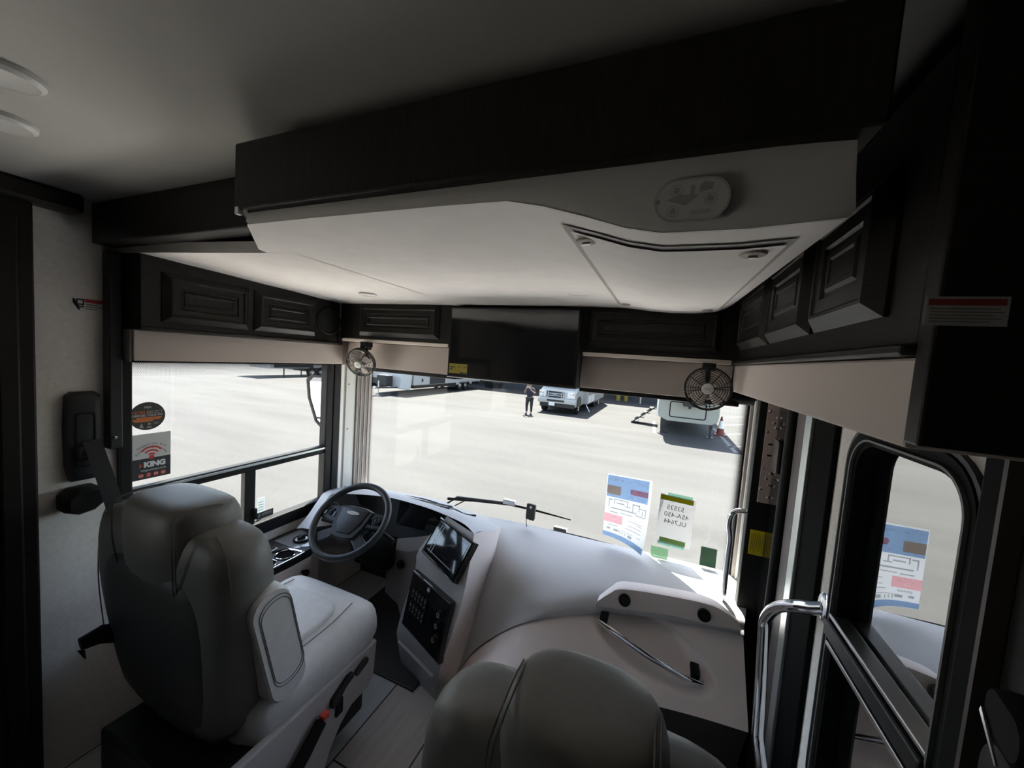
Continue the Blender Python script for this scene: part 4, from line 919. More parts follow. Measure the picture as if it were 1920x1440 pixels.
for i in range(4): MB().fprism(FR(Fk((-.27 + .19 * i) * kw, -.415 * kh), Fk.x, Fk.y), circ(.072 * kw), .0005, .0010).build('icon_disc', M['red'], ks)
b = MB()
for i in range(4):
    G = FR(Fk((-.27 + .19 * i) * kw, -.415 * kh), Fk.x, Fk.y); a_, c_ = ((.045, .028), (.026, .042), (.042, .026), (.04, .024))[i]
    b.fring(G, [(a_ * kw * s, c_ * kw * q) for s, q in ((1, 1), (-1, 1), (-1, -1), (1, -1))], [(.7 * a_ * kw * s, .6 * c_ * kw * q) for s, q in ((1, 1), (-1, 1), (-1, -1), (1, -1))], .001, .0013)
b.build('device_icons', M['printwhite'], ks)
text('lettering', 'KING', .23 * kw, Fk, .08 * kw, -.19 * kh, M['printwhite'], ks, .0008, bold=.002); text('lettering', 'kingconnect.com', .095 * kw, Fk, .05 * kw, -.305 * kh, M['printwhite'], ks, .0008)
arc_text('lettering', 'Equipped with Wi-Fi', .088 * kw, Fk, 0, -.10 * kh, .52 * kw, math.radians(131), M['ink'], ks, .0006)
arc_text('lettering', 'Router/Range Extender', .088 * kw, Fk, 0, -.10 * kh, .41 * kw, math.radians(151), M['ink'], ks, .0006)
# small tag and black strip on the slider
p0, p1 = V((-1.9740, 1.3133, 0.8009)), V((-1.9740, 1.3542, 0.6654))
tg = thing('paper_tag', 'small pale paper tag on the sliding pane beside its black post', 'tag', p0)
FT = FR(((-1.974), (p0.y + p1.y) / 2, (p0.z + p1.z) / 2), (0, 1, 0), (0, 0, 1)); tw, th_ = abs(p1.y - p0.y), p0.z - p1.z - .02
MB().fbox(FT, -tw/2, tw/2, -th_/2, th_/2, -.0006, .0002).build('sheet', paper_mat('tag_paper', (.72, .76, .76), .4, .15), tg)
b = MB(); [b.fbox(FT, -tw*.4, tw*.3, th_*(.28 - .13*i), th_*(.31 - .13*i), .0002, .0006) for i in range(5)]; b.build('print_lines', M['lgrey'], tg)
q0, q1 = V((-1.9730, 1.3088, 0.7132)), V((-1.9730, 1.4022, 0.6659))
bs = thing('black_label', 'narrow black label low on the sliding pane under the pale tag', 'label', q0)
FB = FR((-1.973, (q0.y + q1.y) / 2, q0.z - .022), (0, 1, 0), (0, 0, 1)); bw = abs(q1.y - q0.y)
MB().fbox(FB, -bw/2, bw/2, -.018, .018, -.0004, .0002).build('sheet', M['ink'], bs)
b = MB(); [b.fbox(FB, -bw*.2, bw*.42, .008 - .006*i, .010 - .006*i, .0002, .0006) for i in range(3)]; b.fprism(FB, [(-bw*.4, -.008), (-bw*.33, -.008), (-bw*.27, .01), (-bw*.34, .01)], .0002, .0006); b.build('print_lines', M['lgrey'], bs)

# ------------------------------------------------------------------ papers on the windscreen
M['paper'] = paper_mat('flyer_paper', (.80, .82, .84), .55, .30)
M['pblue'] = paper_mat('flyer_blue', (.22, .36, .58), .55, .35)
M['porange'] = paper_mat('flyer_orange', (.85, .48, .25), .55, .35)
M['pred'] = paper_mat('flyer_red', (.85, .25, .28), .55, .30)
M['ppink'] = paper_mat('flyer_pink', (.90, .45, .48), .55, .35)
M['pgrey'] = paper_mat('flyer_grey', (.42, .44, .45), .5, .30)
M['ptext'] = paper_mat('flyer_white_text', (.95, .96, .97), .6, .1)
fl0, flb = V((-0.2244, 2.0300, 1.0664)), V((-0.2092, 2.0300, 0.7235)); fl1 = V((0.0034, 2.0300, 1.0661))
fw, fh = abs(fl1.x - fl0.x), fl0.z - flb.z
fy = thing('price_flyer', 'price flyer with a blue heading taped to the windscreen, its lower corner curling', 'flyer', (fl0.x + fw/2, 2.03, fl0.z - fh/2))
def fpt(u, v, w=0.):
    """u 0..1 across from the photo's left, v 0..1 down; lower right corner curls into the cab"""
    c = max(0, (u - .55) + (v - .55)) ; c = c * c
    return V((fl0.x + fw * u - fw * .10 * c * v, 2.03 - .0 - .10 * c - w, fl0.z - fh * v * (1 + .0 * u) - fh * .055 * u * v - .012 * c))
def fpatch(u0, u1, v0, v1, w, n=8): return [[fpt(u0 + (u1 - u0) * i / n, v0 + (v1 - v0) * k / n, w) for i in range(n + 1)] for k in range(n + 1)]
MB().grid(fpatch(0, 1, 0, 1, 0, 14)).build('sheet', M['paper'], fy, smooth=True)
MB().grid(fpatch(.015, .94, .02, .36, .0012)).build('blue_heading', M['pblue'], fy, smooth=True)
MB().grid(fpatch(.0, .98, .925, .995, .0012)).build('blue_footer', M['pblue'], fy, smooth=True)
MB().grid(fpatch(.015, .33, .18, .315, .0020)).build('orange_box', M['porange'], fy, smooth=True)
MB().grid(fpatch(.55, .935, .185, .265, .0020)).build('red_box', M['pred'], fy, smooth=True)
MB().grid(fpatch(.0, .42, .63, .765, .0014)).build('pink_box', M['ppink'], fy, smooth=True)
b = MB()
for u0, u1, v0, v1 in ((.08, .18, .39, .41), (.08, .1, .39, .52), (.20, .52, .38, .395), (.2, .22, .38, .46), (.5, .52, .38, .46), (.45, .58, .46, .475), (.62, .78, .40, .42), (.62, .64, .4, .53), (.76, .78, .40, .50), (.78, .93, .44, .455), (.91, .93, .44, .55), (.14, .72, .52, .54), (.70, .92, .55, .565), (.26, .44, .43, .45), (.84, .86, .47, .54),
                      (.12, .32, .585, .60), (.36, .64, .58, .592), (.56, .88, .665, .675), (.75, .88, .69, .70), (.55, .88, .735, .745), (.5, .88, .785, .795), (.8, .88, .84, .85), (.08, .16, .845, .875), (.24, .36, .85, .885), (.38, .40, .86, .90), (.44, .46, .865, .90), (.5, .52, .87, .905), (.58, .68, .87, .905), (.36, .70, .845, .852)):
    b.grid(fpatch(u0, u1, v0, v1, .0016, 2))
b.build('floor_plan_print', M['pgrey'], fy)
Ff = FR((fl0.x + fw/2, 2.0275, fl0.z - fh/2), (1, 0, 0), (0, 0, 1))
def ft(s, size, u, v, m, w=.002, sx=1.):
    p = fpt(u, v, w); G = FR(p, (1, 0, -.055), (0, 0, 1)); return text('lettering', s, size, G, 0, 0, m, fy, .0004, mirror=True, sx=sx)
ft('EVERYDAY LOW PRICES', .0165, .48, .085, M['ptext'], .003); ft('NEW 2023', .021, .745, .225, M['ptext'], .004); ft('GA 34.7 CSA', .014, .66, .315, M['ptext'], .003)
ft('SALE PRICE', .010, .21, .67, M['ptext'], .003); ft('PRICE', .010, .21, .72, M['ptext'], .003); ft('$264,992', .013, .22, .80, M['pgrey'], .003)
# handwritten stock sheet with green tape
s0, s1, s2 = V((0.0447, 2.0300, 1.0093)), V((0.2096, 2.0300, 0.9969)), V((0.0516, 2.0300, 0.7634))
swd, shh = abs(s1.x - s0.x), s0.z - s2.z
ss = thing('stock_sheet', 'white stock number sheet held by yellow and green tape to the windscreen', 'sheet', (s0.x + swd/2, 2.03, s0.z - shh/2))
M['paper2'] = paper_mat('stock_paper', (.54, .545, .55), .3, .25)
Fz = FR((s0.x + swd/2, 2.03, s0.z - shh/2), (1, 0, -.03), (0, 0, 1))
MB().fbox(Fz, -swd/2, swd/2, -shh/2 - .01, shh/2, -.0004, .0002).build('sheet', M['paper2'], ss)
MB().fbox(Fz, -swd/2, swd/2 - .01, shh/2 - .030, shh/2 - .004, .0006, .001).build('tape', paper_mat('yellow_tape', (.30, .29, .01), .3, .1), ss)['label'] = 'yellow tape'
MB().fbox(Fz, -swd*.30, swd*.40, shh/2 - .006, shh/2 + .012, .0012, .0015).build('tape', paper_mat('mint_tape', (.30, .46, .40), .3, .35), ss)['label'] = 'pale mint tape'
MB().fbox(Fz, -swd*.38, swd*.36, -shh/2 - .002, -shh/2 + .020, .0006, .001).build('tape', paper_mat('green_tape', (.20, .34, .10), .3, .2), ss)['label'] = 'green tape'
MB().fbox(Fz, -swd*.42, swd*.34, -shh/2 - .022, -shh/2 - .002, .0006, .001).build('tape', paper_mat('mint_tape_low', (.30, .46, .40), .3, .35), ss)['label'] = 'pale mint tape'
M['pdark'] = mat('pencil_ink', (.10, .11, .12), .7)
for i, s in enumerate(('53535', '45A-450', 'UL7644')): text('lettering', s, .033, Fz, (-.006, .002, .0)[i], shh * (.24 - .15 * i), M['pdark'], ss, .0008, mirror=True)
def gsq(label, a, c, col, clear):
    a, c = V(a), V(c); t = thing('window_tint_sample', label, 'film', a)
    MB().box(a.x, c.x, 2.028, 2.0288, c.z, a.z).build('film', paper_mat(label.replace(' ', '_'), col, .4, clear), t)
gsq('pale green film square low on the windscreen below the stock sheet', (0.0261, 2.0280, 0.7289), (0.1088, 2.0280, 0.6709), (.22, .34, .24), .40)
gsq('dark green film square low on the windscreen near its right edge', (0.2558, 2.0280, 0.7837), (0.3262, 2.0280, 0.6879), (.04, .075, .05), .22)
# sensor on a stalk
d0 = V((-0.6369, 2.0050, 0.7649)); dv = thing('windscreen_sensor', 'small dark rectangular gadget stuck to the windscreen above the dash', 'gadget', d0)
Fd = FR(d0, (1, -.1, 0), (0, .08, 1))
MB().fprism(Fd, rrect(.056, .093, .008), -.012, .004).build('case', mat('dark_olive_plastic', (.045, .042, .035), .35), dv, bevel=.003)
MB().fprism(FR(Fd(0, .028, .004), Fd.x, Fd.y), circ(.008), 0, .0015).build('lens', M['printwhite'], dv)
w0 = V((-0.6544, 2.0300, 0.6605)); MB().tube(arc_pts([Fd(-.024, -.045, -.004), Fd(-.02, -.07, -.0), V((w0.x, 2.02, w0.z - .012))], 5), .002, 6).build('cable', M['rubber'], dv)
# wipers outside the glass
def wiper(label, arm, blade, rod):
    t = thing('wiper', label, 'wiper', arm[0], 'windscreen wipers')
    MB().tube(arm, .008, 8).build('arm', M['satin'], t, smooth=True)
    b = MB(); b.tube(blade, [.010] + [.007] * (len(blade) - 2) + [.003], 8); b.build('blade', M['rubber'], t, smooth=True)
    p = V(blade[len(blade) // 2]); MB().box(p.x - .04, p.x + .04, p.y - .012, p.y + .012, p.z, p.z + .03).build('blade_clip', M['steel'], t, bevel=.003)
    if rod: MB().tube(rod, .004, 6).build('hose', M['rubber'], t)
wiper('parked wiper with a grey clip just above the dash in mid windscreen', [(-1.3062, 2.1000, 0.6078), (-1.1799, 2.1000, 0.7086), (-0.8463, 2.1000, 0.7410)], [(-1.2463, 2.0900, 0.6869), (-1.0473, 2.0900, 0.7150), (-0.8059, 2.0900, 0.7430), (-0.6481, 2.0900, 0.7443), (-0.4172, 2.0900, 0.7353)], [(-1.1961, 2.1000, 0.6468), (-1.1188, 2.1000, 0.6999)])
wiper('parked wiper lying low along the dash edge right of the dark gadget', [(-0.6419, 2.1000, 0.6215), (-0.4432, 2.1000, 0.6345), (-0.1388, 2.1000, 0.6402)], [(-0.6735, 2.0900, 0.6280), (-0.5390, 2.0900, 0.6410), (-0.4740, 2.0900, 0.6473), (-0.3166, 2.0900, 0.6485), (-0.1674, 2.0900, 0.6496)], None)

# ------------------------------------------------------------------ driver seat belt
sb = thing('seat_belt', 'black seat belt with its pillar cover on the wall behind the driver', 'seat belt', (-1.93, .65, 1.0))
cov = [(.045, .17), (.03, .185), (-.03, .185), (-.045, .17), (-.05, .05), (-.048, -.10), (-.035, -.16), (.03, -.16), (.045, -.10)]
ca, cb = V((-1.9400, 0.6019, 1.2601)), V((-1.9400, 0.6957, 1.2437)); cz0, cz1 = V((-1.9400, 0.6472, 1.4093)).z, V((-1.9400, 0.6419, 1.0840)).z
Fs_ = FR((-1.949, (ca.y + cb.y) / 2, (cz0 + cz1) / 2), (0, 1, 0), (0, 0, 1)); kx, kz = abs(cb.y - ca.y) / .1, (cz0 - cz1) / .345
b = MB(); b.loft([[Fs_(u * kx * s, v * kz * s, w) for u, v in cov] for s, w in ((1, 0), (1, .022), (.93, .032), (.80, .034))]); b.build('pillar_cover', M['satin'], sb, smooth=True, angle=40)
b = MB(); b.fring(Fs_, [(u * kx, v) for u, v in rrect(.055, .20, .012)], [(u * kx, v) for u, v in rrect(.046, .19, .01)], .034, .037); b.build('slide_slot', M['rubber'], sb)
MB().fprism(Fs_, [(-.03, -.02), (.03, -.02), (.036, -.06), (.02, -.075), (-.03, -.07)], .03, .055).build('belt_guide', M['black'], sb, bevel=.008)
s0_, s1_ = V((-1.9000, 0.6592, 1.2441)), V((-1.8000, 0.6826, 1.0097))
sd_ = (s1_ - s0_); sx_ = sd_.cross(V((1, -.2, 0))).normalized()
b = MB(); b.loft([[p + sx_ * .023 + V((.001, 0, 0)), p + sx_ * .023, p - sx_ * .023, p - sx_ * .023 + V((.001, 0, 0))] for p in (s0_, s0_.lerp(s1_, .5) + V((.004, 0, 0)), s1_, s1_ + sd_ * .6)]); b.build('webbing', M['strap'], sb)
rc = V((-1.9000, 0.6361, 1.0360)); b = MB()
b.loft([[V((rc.x + w, rc.y + u * s, rc.z + v * s)) for u, v in [(-.055, -.03), (-.02, -.048), (.02, -.042), (.05, -.015), (.058, .02), (.03, .042), (-.03, .040), (-.056, .015)]] for s, w in ((.9, -.05), (1, -.03), (1, .03), (.8, .045))]); b.build('retractor', M['black'], sb, smooth=True, angle=50)
# crush warning label on the wall
l0, l1 = V((-1.9485, 0.6283, 1.7539)), V((-1.9485, 0.7128, 1.7155))
cw = thing('warning_label', 'small white crush warning label with a red bar on the left wall', 'label', l0)
Fc_ = FR((-1.9485, (l0.y + l1.y) / 2, (l0.z + l1.z) / 2 - .001), (0, 1, 0), (0, 0, 1)); lw_, lh_ = abs(l1.y - l0.y), .047
MB().fbox(Fc_, -lw_/2, lw_/2, -lh_/2, lh_/2, -.001, .0002).build('sheet', M['sheet'], cw)
MB().fbox(Fc_, -lw_*.11, lw_*.48, lh_*.18, lh_*.47, .0002, .0006).build('red_bar', M['red'], cw)
b = MB(); b.fprism(Fc_, [(-lw_*.46, lh_*.45), (-lw_*.40, lh_*.42), (-lw_*.28, -lh_*.05), (-lw_*.24, -lh_*.42), (-lw_*.30, -lh_*.40), (-lw_*.46, lh_*.12)], .0002, .0006)
b.fring(FR(Fc_(-lw_*.24, lh_*.2), Fc_.x, Fc_.y), [(.010*s, .011*q) for s, q in ((1,1),(-1,1),(-1,-1),(1,-1))], [(.006*s, .006*q) for s, q in ((1,1),(-1,1),(-1,-1),(1,-1))], .0002, .0006)
b.fbox(Fc_, -lw_*.28, -lw_*.12, -lh_*.22, -lh_*.12, .0002, .0006); b.fprism(Fc_, [(-lw_*.19, -lh_*.06), (-lw_*.12, lh_*.08), (-lw_*.12, lh_*.02), (-lw_*.16, -lh_*.08)], .0002, .0006)
for i, e in enumerate((.30, .44, .26)): b.fbox(Fc_, -lw_*.09, lw_*e, lh_*(.02 - .16*i), lh_*(.07 - .16*i), .0002, .0006)
b.build('lettering_symbols', M['ink'], cw)
text('lettering', 'WARNING', lh_*.24, Fc_, lw_*.19, lh_*.325, M['ink'], cw, .0008)
# label on the dark end panel
e0, e1 = V((0.2520, 0.5340, 1.7459)), V((0.3152, 0.5340, 1.7158))
ew = thing('warning_label', 'white warning label with a red header on the dark end panel', 'label', e0)
Fe = FR(((e0.x + e1.x)/2, .5345, (e0.z + e1.z)/2), (1, 0, 0), (0, 0, 1)); lw_, lh_ = e1.x - e0.x, e0.z - e1.z
MB().fbox(Fe, -lw_/2, lw_/2, -lh_/2, lh_/2, 0, .0006).build('sheet', mat('shaded_label', (.30, .295, .28), .7), ew)  # white label and red bar, darkened in colour for their shaded corner
MB().fbox(Fe, -lw_*.47, lw_*.46, lh_*.20, lh_*.42, .0006, .0009).build('red_bar', mat('shaded_red', (.20, .025, .02), .6), ew)
b = MB()
for i in range(5): b.fbox(Fe, -lw_*.44, lw_*(.40, .44, .34, .42, .3)[i], lh_*(.06 - .11*i), lh_*(.10 - .11*i), .0006, .0009)
b.build('print_lines', mat('dim_print', (.12, .12, .115), .7), ew)
# yellow label on the entry door post
y0_, y1_ = V((0.3899, 1.7480, 1.0206)), V((0.4429, 1.7480, 0.9171))
yl = thing('yellow_label', 'yellow notice label on the dark entry door post', 'label', y0_)
Fy = FR(((y0_.x + y1_.x)/2, 1.748, (y0_.z + y1_.z)/2), (1, 0, 0), (0, 0, 1)); yw, yh = abs(y0_.x - y1_.x), abs(y0_.z - y1_.z)
MB().fbox(Fy, -yw/2, yw/2, -yh/2, yh/2, 0, .0006).build('sheet', M['yellow'], yl)
b = MB(); [b.fbox(Fy, -yw*.38 + yw*.12*i, -yw*.34 + yw*.12*i, -yh*(.38, .30, .40, .2, .36, .3, .38)[i], yh*.36, .0006, .0009) for i in range(7)]; b.build('print_lines', mat('olive_print', (.25, .22, .02), .6), yl)

# ------------------------------------------------------------------ grab handles
h = thing('grab_handle', 'slim chrome grab handle at the right end of the dash', 'grab handle', (0.3825, 1.7650, 1.0892), 'chrome entry grab handles')
pts = [(0.3957, 1.7650, 1.0899), (0.3734, 1.7650, 1.0849), (0.3394, 1.7650, 1.0795), (0.3202, 1.7650, 1.0567), (0.3166, 1.7650, 1.0118), (0.3260, 1.7650, 0.9560), (0.3251, 1.7650, 0.9044), (0.3252, 1.7650, 0.7797), (0.3258, 1.7650, 0.6490), (0.3246, 1.7650, 0.6198), (0.3383, 1.7650, 0.6029), (0.3663, 1.7650, 0.6007), (0.4053, 1.7650, 0.6025), (0.4170, 1.7650, 0.6019)]
MB().tube(arc_pts(pts, 4), .0105, 12).build('rail', M['chrome'], h, smooth=True)
h = thing('grab_handle', 'thick chrome grab handle bolted to the wall beside the tinted entry window', 'grab handle', (.45, 1.19, 1.06), 'chrome entry grab handles')
pts = [(0.3990, 1.0472, 1.1233), (0.3820, 1.0794, 1.0987), (0.3600, 1.1188, 1.0723), (0.3500, 1.1732, 1.0336), (0.3450, 1.2216, 0.9875), (0.3430, 1.2581, 0.9323), (0.3430, 1.2519, 0.8788), (0.3430, 1.2315, 0.7955), (0.3430, 1.2105, 0.6989), (0.3430, 1.1992, 0.6361), (0.3460, 1.1877, 0.6084), (0.3550, 1.1770, 0.5595), (0.3650, 1.1868, 0.5052)]
P_ = arc_pts(pts, 5); MB().tube(P_, .0150, 16).build('rail', M['chrome'], h, smooth=True)
MB().lathe(V(pts[0]), (-1, 0, 0), [(.034, -.001), (.034, .004), (.028, .008), (.018, .010)], 24).build('flange', M['chrome'], h, smooth=True)
# ------------------------------------------------------------------ belt hardware at the right edge
g = thing('seat_belt', 'black belt guide and bracket at the lower right edge on the entry side wall', 'seat belt', (.42, .60, .8))
pc_ = V((0.3600, 0.5175, 1.3155)); b = MB(); F = FR(pc_, (-.25, -.97, 0), (0, 0, 1))
b.loft([[F(u * s, v * s, w) for u, v in rrect(.085, .05, .022, 5)] for s, w in ((1, -.04), (1, .0), (.85, .012))]); b.build('belt_guide', M['rubber'], g, smooth=True, angle=50)
MB().prism([F(-.036, -.014, .013), F(.01, -.040, .013), F(.012, -.037, .013), F(-.034, -.008, .013)], F.n * .002).build('metal_edge', M['steel'], g)
b = MB(); b.loft([[F(u * s + .01, v * s - .085, w) for u, v in rrect(.12, .13, .05, 6)] for s, w in ((1, -.05), (1, -.01), (.85, .008))]); b.build('bracket_cover', M['black'], g, smooth=True, angle=50)

# ------------------------------------------------------------------ the lot outside
GZ = -1.15
gr = struct(MB().box(-110, 70, -40, 120, GZ - .1, GZ).build('ground', M['lot']))
b = MB(); b.box(-16, -2.1, -26, .4, GZ - .02, GZ + .012); b.box(-4.9, -2.1, .4, 5.3, GZ - .02, GZ + .012); b.box(-2.1, .6, 2.2, 5.3, GZ - .02, GZ + .012); b.box(.6, 4.5, -8, 5.3, GZ - .02, GZ + .012)
b.build('bounce_pad', M['pad'], gr)  # beyond the mirror's rear-left ground, unseen slabs added to bounce sun into the cab
def line(a, c, w):
    a, c = V((a[0], a[1], GZ + .004)), V((c[0], c[1], GZ + .004)); s = (c - a).cross(V((0, 0, 1))).normalized() * w / 2
    return MB().add([a + s, a - s, c - s, c + s], [(0, 1, 2, 3)]).build('painted_line', M['linepaint'], gr)
line((2.6052, 20.8630, -1.1460), (2.6649, 14.9812, -1.1460), .16)
line((2.6253, 18.9390, -1.1460), (4.4708, 20.8361, -1.1460), .14); line((2.9181, 22.0923, -1.1460), (5.3009, 24.9602, -1.1460), .14); line((2.4923, 15.9993, -1.1460), (3.7124, 17.0684, -1.1460), .14)
line((3.6254, 26.2656, -1.1460), (6.2135, 29.4938, -1.1460), .14); line((-0.1988, 20.7651, -1.1460), (-0.0957, 17.0189, -1.1460), .12)
line((-20.0846, 20.9340, -1.1460), (-20.8754, 24.2784, -1.1460), .15)

def tyre(name, c, ax, r, w, parent, hub=True):
    c, ax = V(c), V(ax)
    b = MB(); b.lathe(c, ax, [(r * .6, -w/2), (r * .93, -w/2), (r, -w * .36), (r, w * .36), (r * .93, w/2), (r * .6, w/2), (r * .58, w * .35), (0, w * .35)], 24); o = b.build(name, M['rubber'], parent, smooth=True)
    if hub: MB().lathe(c + ax * w * .36, ax, [(r * .57, 0), (r * .5, .02), (r * .25, .0), (r * .18, .05), (0, .05)], 18).build('hub', M['steel'], o, smooth=True)
    return o
# ---- white class C motorhome
tx, ty = -5.08, 19.2
tr = thing('motorhome', 'white motorhome with a chrome grille facing the windscreen, standing in its own shadow', 'motorhome', (tx, ty + 4, GZ))
def G(x, y, z): return V((tx + x, ty + y, GZ + z))
prof = [(0, .42), (-.02, .60), (0, .95), (.02, 1.18), (.12, 1.27), (.6, 1.38), (1.15, 1.46), (1.75, 2.12), (2.1, 2.16), (2.1, .42)]
b = MB(); b.loft([[G(-1.0, y + (.10 if y < .3 else 0), z) for y, z in prof], [G(-.85, y, z) for y, z in prof], [G(.85, y, z) for y, z in prof], [G(1.0, y + (.10 if y < .3 else 0), z) for y, z in prof]]); b.build('cab', M['vwhite'], tr, bevel=.03)
b = MB(); b.prism([G(-.86, 1.20, 1.50), G(-.86, 1.72, 2.08), G(.86, 1.72, 2.08), G(.86, 1.20, 1.50)], (0, -.03, .03)); b.build('windscreen', M['gloss'], tr)
b = MB(); b.box(tx - 1.05, tx + 1.05, ty - .20, ty + .05, GZ + .56, GZ + .82); bp_ = b.build('bumper', M['vwhite'], tr, bevel=.05)
MB().box(tx - .52, tx + .42, ty - .215, ty - .19, GZ + .66, GZ + .76).build('air_slot', M['vdark'], bp_)
MB().box(tx - .95, tx + .95, ty - .10, ty + .05, GZ + .34, GZ + .56).build('air_dam', M['vdark'], tr, bevel=.03)
lp = MB().box(tx - .40, tx - .08, ty - .23, ty - .20, GZ + .44, GZ + .60).build('licence_plate', M['white'], tr)
b = MB(); [b.box(tx - .34 + .07 * i, tx - .30 + .07 * i, ty - .234, ty - .229, GZ + .485, GZ + .55) for i in range(4)]; b.build('plate_print', M['lgrey'], lp)
Fg = FR(G(-.14, -.035, 1.02), (1, 0, 0), (0, 0, 1))
b = MB(); b.fring(Fg, rrect(1.0, .42, .03, 3), rrect(.90, .34, .02, 3), -.02, .05)
for v in (-.055, .055): b.fbox(Fg, -.36, .36, v - .022, v + .022, -.01, .045)
for u in (-.38, .38): b.fbox(Fg, u - .022, u + .022, -.17, .17, -.01, .045)
gl = b.build('grille', M['vwhite'], tr, bevel=.006); MB().fbox(Fg, -.45, .45, -.17, .17, -.015, .0).build('grille_mesh', M['vdark'], gl)
em = MB().fprism(FR(Fg(0, 0, .045), Fg.x, Fg.y), circ(.125, 24, .05), 0, .012).build('emblem', mat('emblem_blue', (.03, .07, .22), .3), gl)
text('lettering', 'Ford', .075, Fg, 0, .004, M['printwhite'], em, .058)
for s, u in ((-1, -.82), (1, .74)):
    b = MB(); b.box(tx + u - .20, tx + u + .20, ty - .04, ty + .03, GZ + .86, GZ + 1.20); hl = b.build('headlight', M['offwhite'], tr, bevel=.03)
    for zz in (.95, 1.10): MB().lathe((tx + u, ty - .04, GZ + zz), (0, -1, 0), [(.065, -.005), (.06, .008), (.04, .012), (0, .012)], 14).build('lamp', M['steel'], hl, smooth=True)
    MB().box(tx + u + s * .12 - .03, tx + u + s * .12 + .03, ty - .055, ty - .035, GZ + 1.06, GZ + 1.16).build('indicator', M['orange'], hl)
for s in (-1, 1): tyre('wheel', (tx + s * .90, ty + .78, GZ + .38), (s, 0, 0), .38, .24, tr)
for s in (-1, 1): tyre('wheel', (tx + s * .95, ty + 5.2, GZ + .38), (s, 0, 0), .38, .34, tr)
b = MB(); b.prism([G(1.0, .30, .42), G(1.0, .36, .80), G(1.0, .60, .95), G(1.0, .96, .95), G(1.0, 1.20, .80), G(1.0, 1.26, .42)], (.05, 0, 0)); b.build('wheel_arch', M['vdark'], tr)
b = MB(); b.prism([G(-1.25, .55, 2.25), G(-1.25, .75, 3.2), G(-1.25, 8.3, 3.3), G(-1.25, 8.3, .42), G(-1.25, 2.1, .42), G(-1.25, 2.1, 2.2)], (2.5, 0, 0)); b.build('house_body', M['vwhite'], tr, bevel=.05)
b = MB()
for y0, y1, z0, z1 in ((2.2, 3.0, .5, .95), (3.1, 4.2, .5, .95)): b.box(tx + 1.25, tx + 1.262, ty + y0, ty + y1, GZ + z0, GZ + z1)
b.build('locker_door', M['offwhite'], tr, bevel=.01)
b = MB(); b.box(tx + 1.25, tx + 1.26, ty + 2.15, ty + 8.2, GZ + .98, GZ + 1.0); b.prism([G(1.25, 4.3, 1.0), G(1.25, 5.0, 2.2), G(1.25, 5.3, 2.2), G(1.25, 4.6, 1.0)], (.012, 0, 0)); b.box(tx + 1.25, tx + 1.26, ty + 2.3, ty + 3.0, GZ + 1.1, GZ + 2.6); b.build('stripe', M['vgrey'], tr)
b = MB(); b.tube([G(1.1, 2.25, .44), G(1.38, 2.15, .02)], .025, 6); b.tube([G(1.1, 6.9, .44), G(1.15, 6.9, .0)], .03, 6); b.build('jack', M['steel'], tr)
# ---- fifth-wheel trailer nose, right
fx, fy_ = 1.16, 17.5
ft_ = thing('travel_trailer', 'cream trailer nose with a black-outlined hatch under a dark overhang near the orange cone', 'trailer', (fx, fy_ + 3, GZ))
def H(x, y, z): return V((fx + x, fy_ + y, GZ + z))
hull = [(-1.2, .95), (-1.2, 2.0), (1.2, 2.0), (1.2, .95), (1.15, .68), (.92, .55), (-.80, .55), (-1.15, .70)]
b = MB(); b.loft([[H(x, 0, z) for x, z in hull], [H(x, 8.5, z) for x, z in hull]]); b.build('hull', M['vcream'], ft_, bevel=.03)
b = MB(); b.prism([H(-1.2, -1.2, 1.85), H(-1.2, -1.5, 2.2), H(-1.2, -1.2, 3.3), H(-1.2, 8.5, 3.6), H(-1.2, 8.5, 1.9), H(-1.2, .02, 1.62), H(-1.2, -.6, 1.66)], (2.4, 0, 0)); b.build('overhang', M['vgrey'], ft_, bevel=.05)
Fh = FR(H(-.02, -.004, 1.08), (1, 0, 0), (0, 0, 1))
b = MB(); b.fring(Fh, rrect(1.45, .70, .10, 5), rrect(1.37, .62, .07, 5), 0, .012); b.build('hatch_seal', M['rubber'], ft_)
b = MB(); b.fprism(Fh, rrect(1.36, .61, .07, 5), 0, .008); b.build('hatch', M['vcream'], ft_)
b = MB(); b.prism([H(-.22, -.30, 1.72), H(-.22, -1.05, 1.9), H(-.22, -1.05, 2.0), H(-.22, .1, 2.0)], (.44, 0, 0)); b.box(fx - .20, fx + .22, fy_ - .55, fy_ - .15, GZ + 1.36, GZ + 1.72); b.box(fx - .24, fx + .28, fy_ - .62, fy_ - .1, GZ + 1.30, GZ + 1.42); b.tube([H(.02, -.4, 1.32), H(.02, -.4, 1.2)], .06, 10); b.build('pin_box', M['vdark'], ft_)
MB().box(fx + .50, fx + .66, fy_ - .12, fy_, GZ + 1.52, GZ + 1.66).build('junction_box', M['vdark'], ft_)
MB().lathe(H(.98, 0, 1.50), (0, -1, 0), [(.10, 0), (.09, .02), (0, .022)], 16).build('marker_lamp', M['vgrey'], ft_)
for s in (-1, 1):
    b = MB(); b.box(fx + s * .92 - .06, fx + s * .92 + .06, fy_ + .02, fy_ + .14, GZ + .38, GZ + .7); b.box(fx + s * .92 - .035, fx + s * .92 + .035, fy_ + .045, fy_ + .115, GZ + .02, GZ + .4); b.box(fx + s * .92 - .14, fx + s * .92 + .14, fy_ - .04, fy_ + .2, GZ, GZ + .03); b.build('landing_leg', M['vdark'], ft_)
for y in (6.0, 7.0):
    for s in (-1, 1): tyre('wheel', (fx + s * .925, fy_ + y, GZ + .36), (s, 0, 0), .36, .22, ft_)
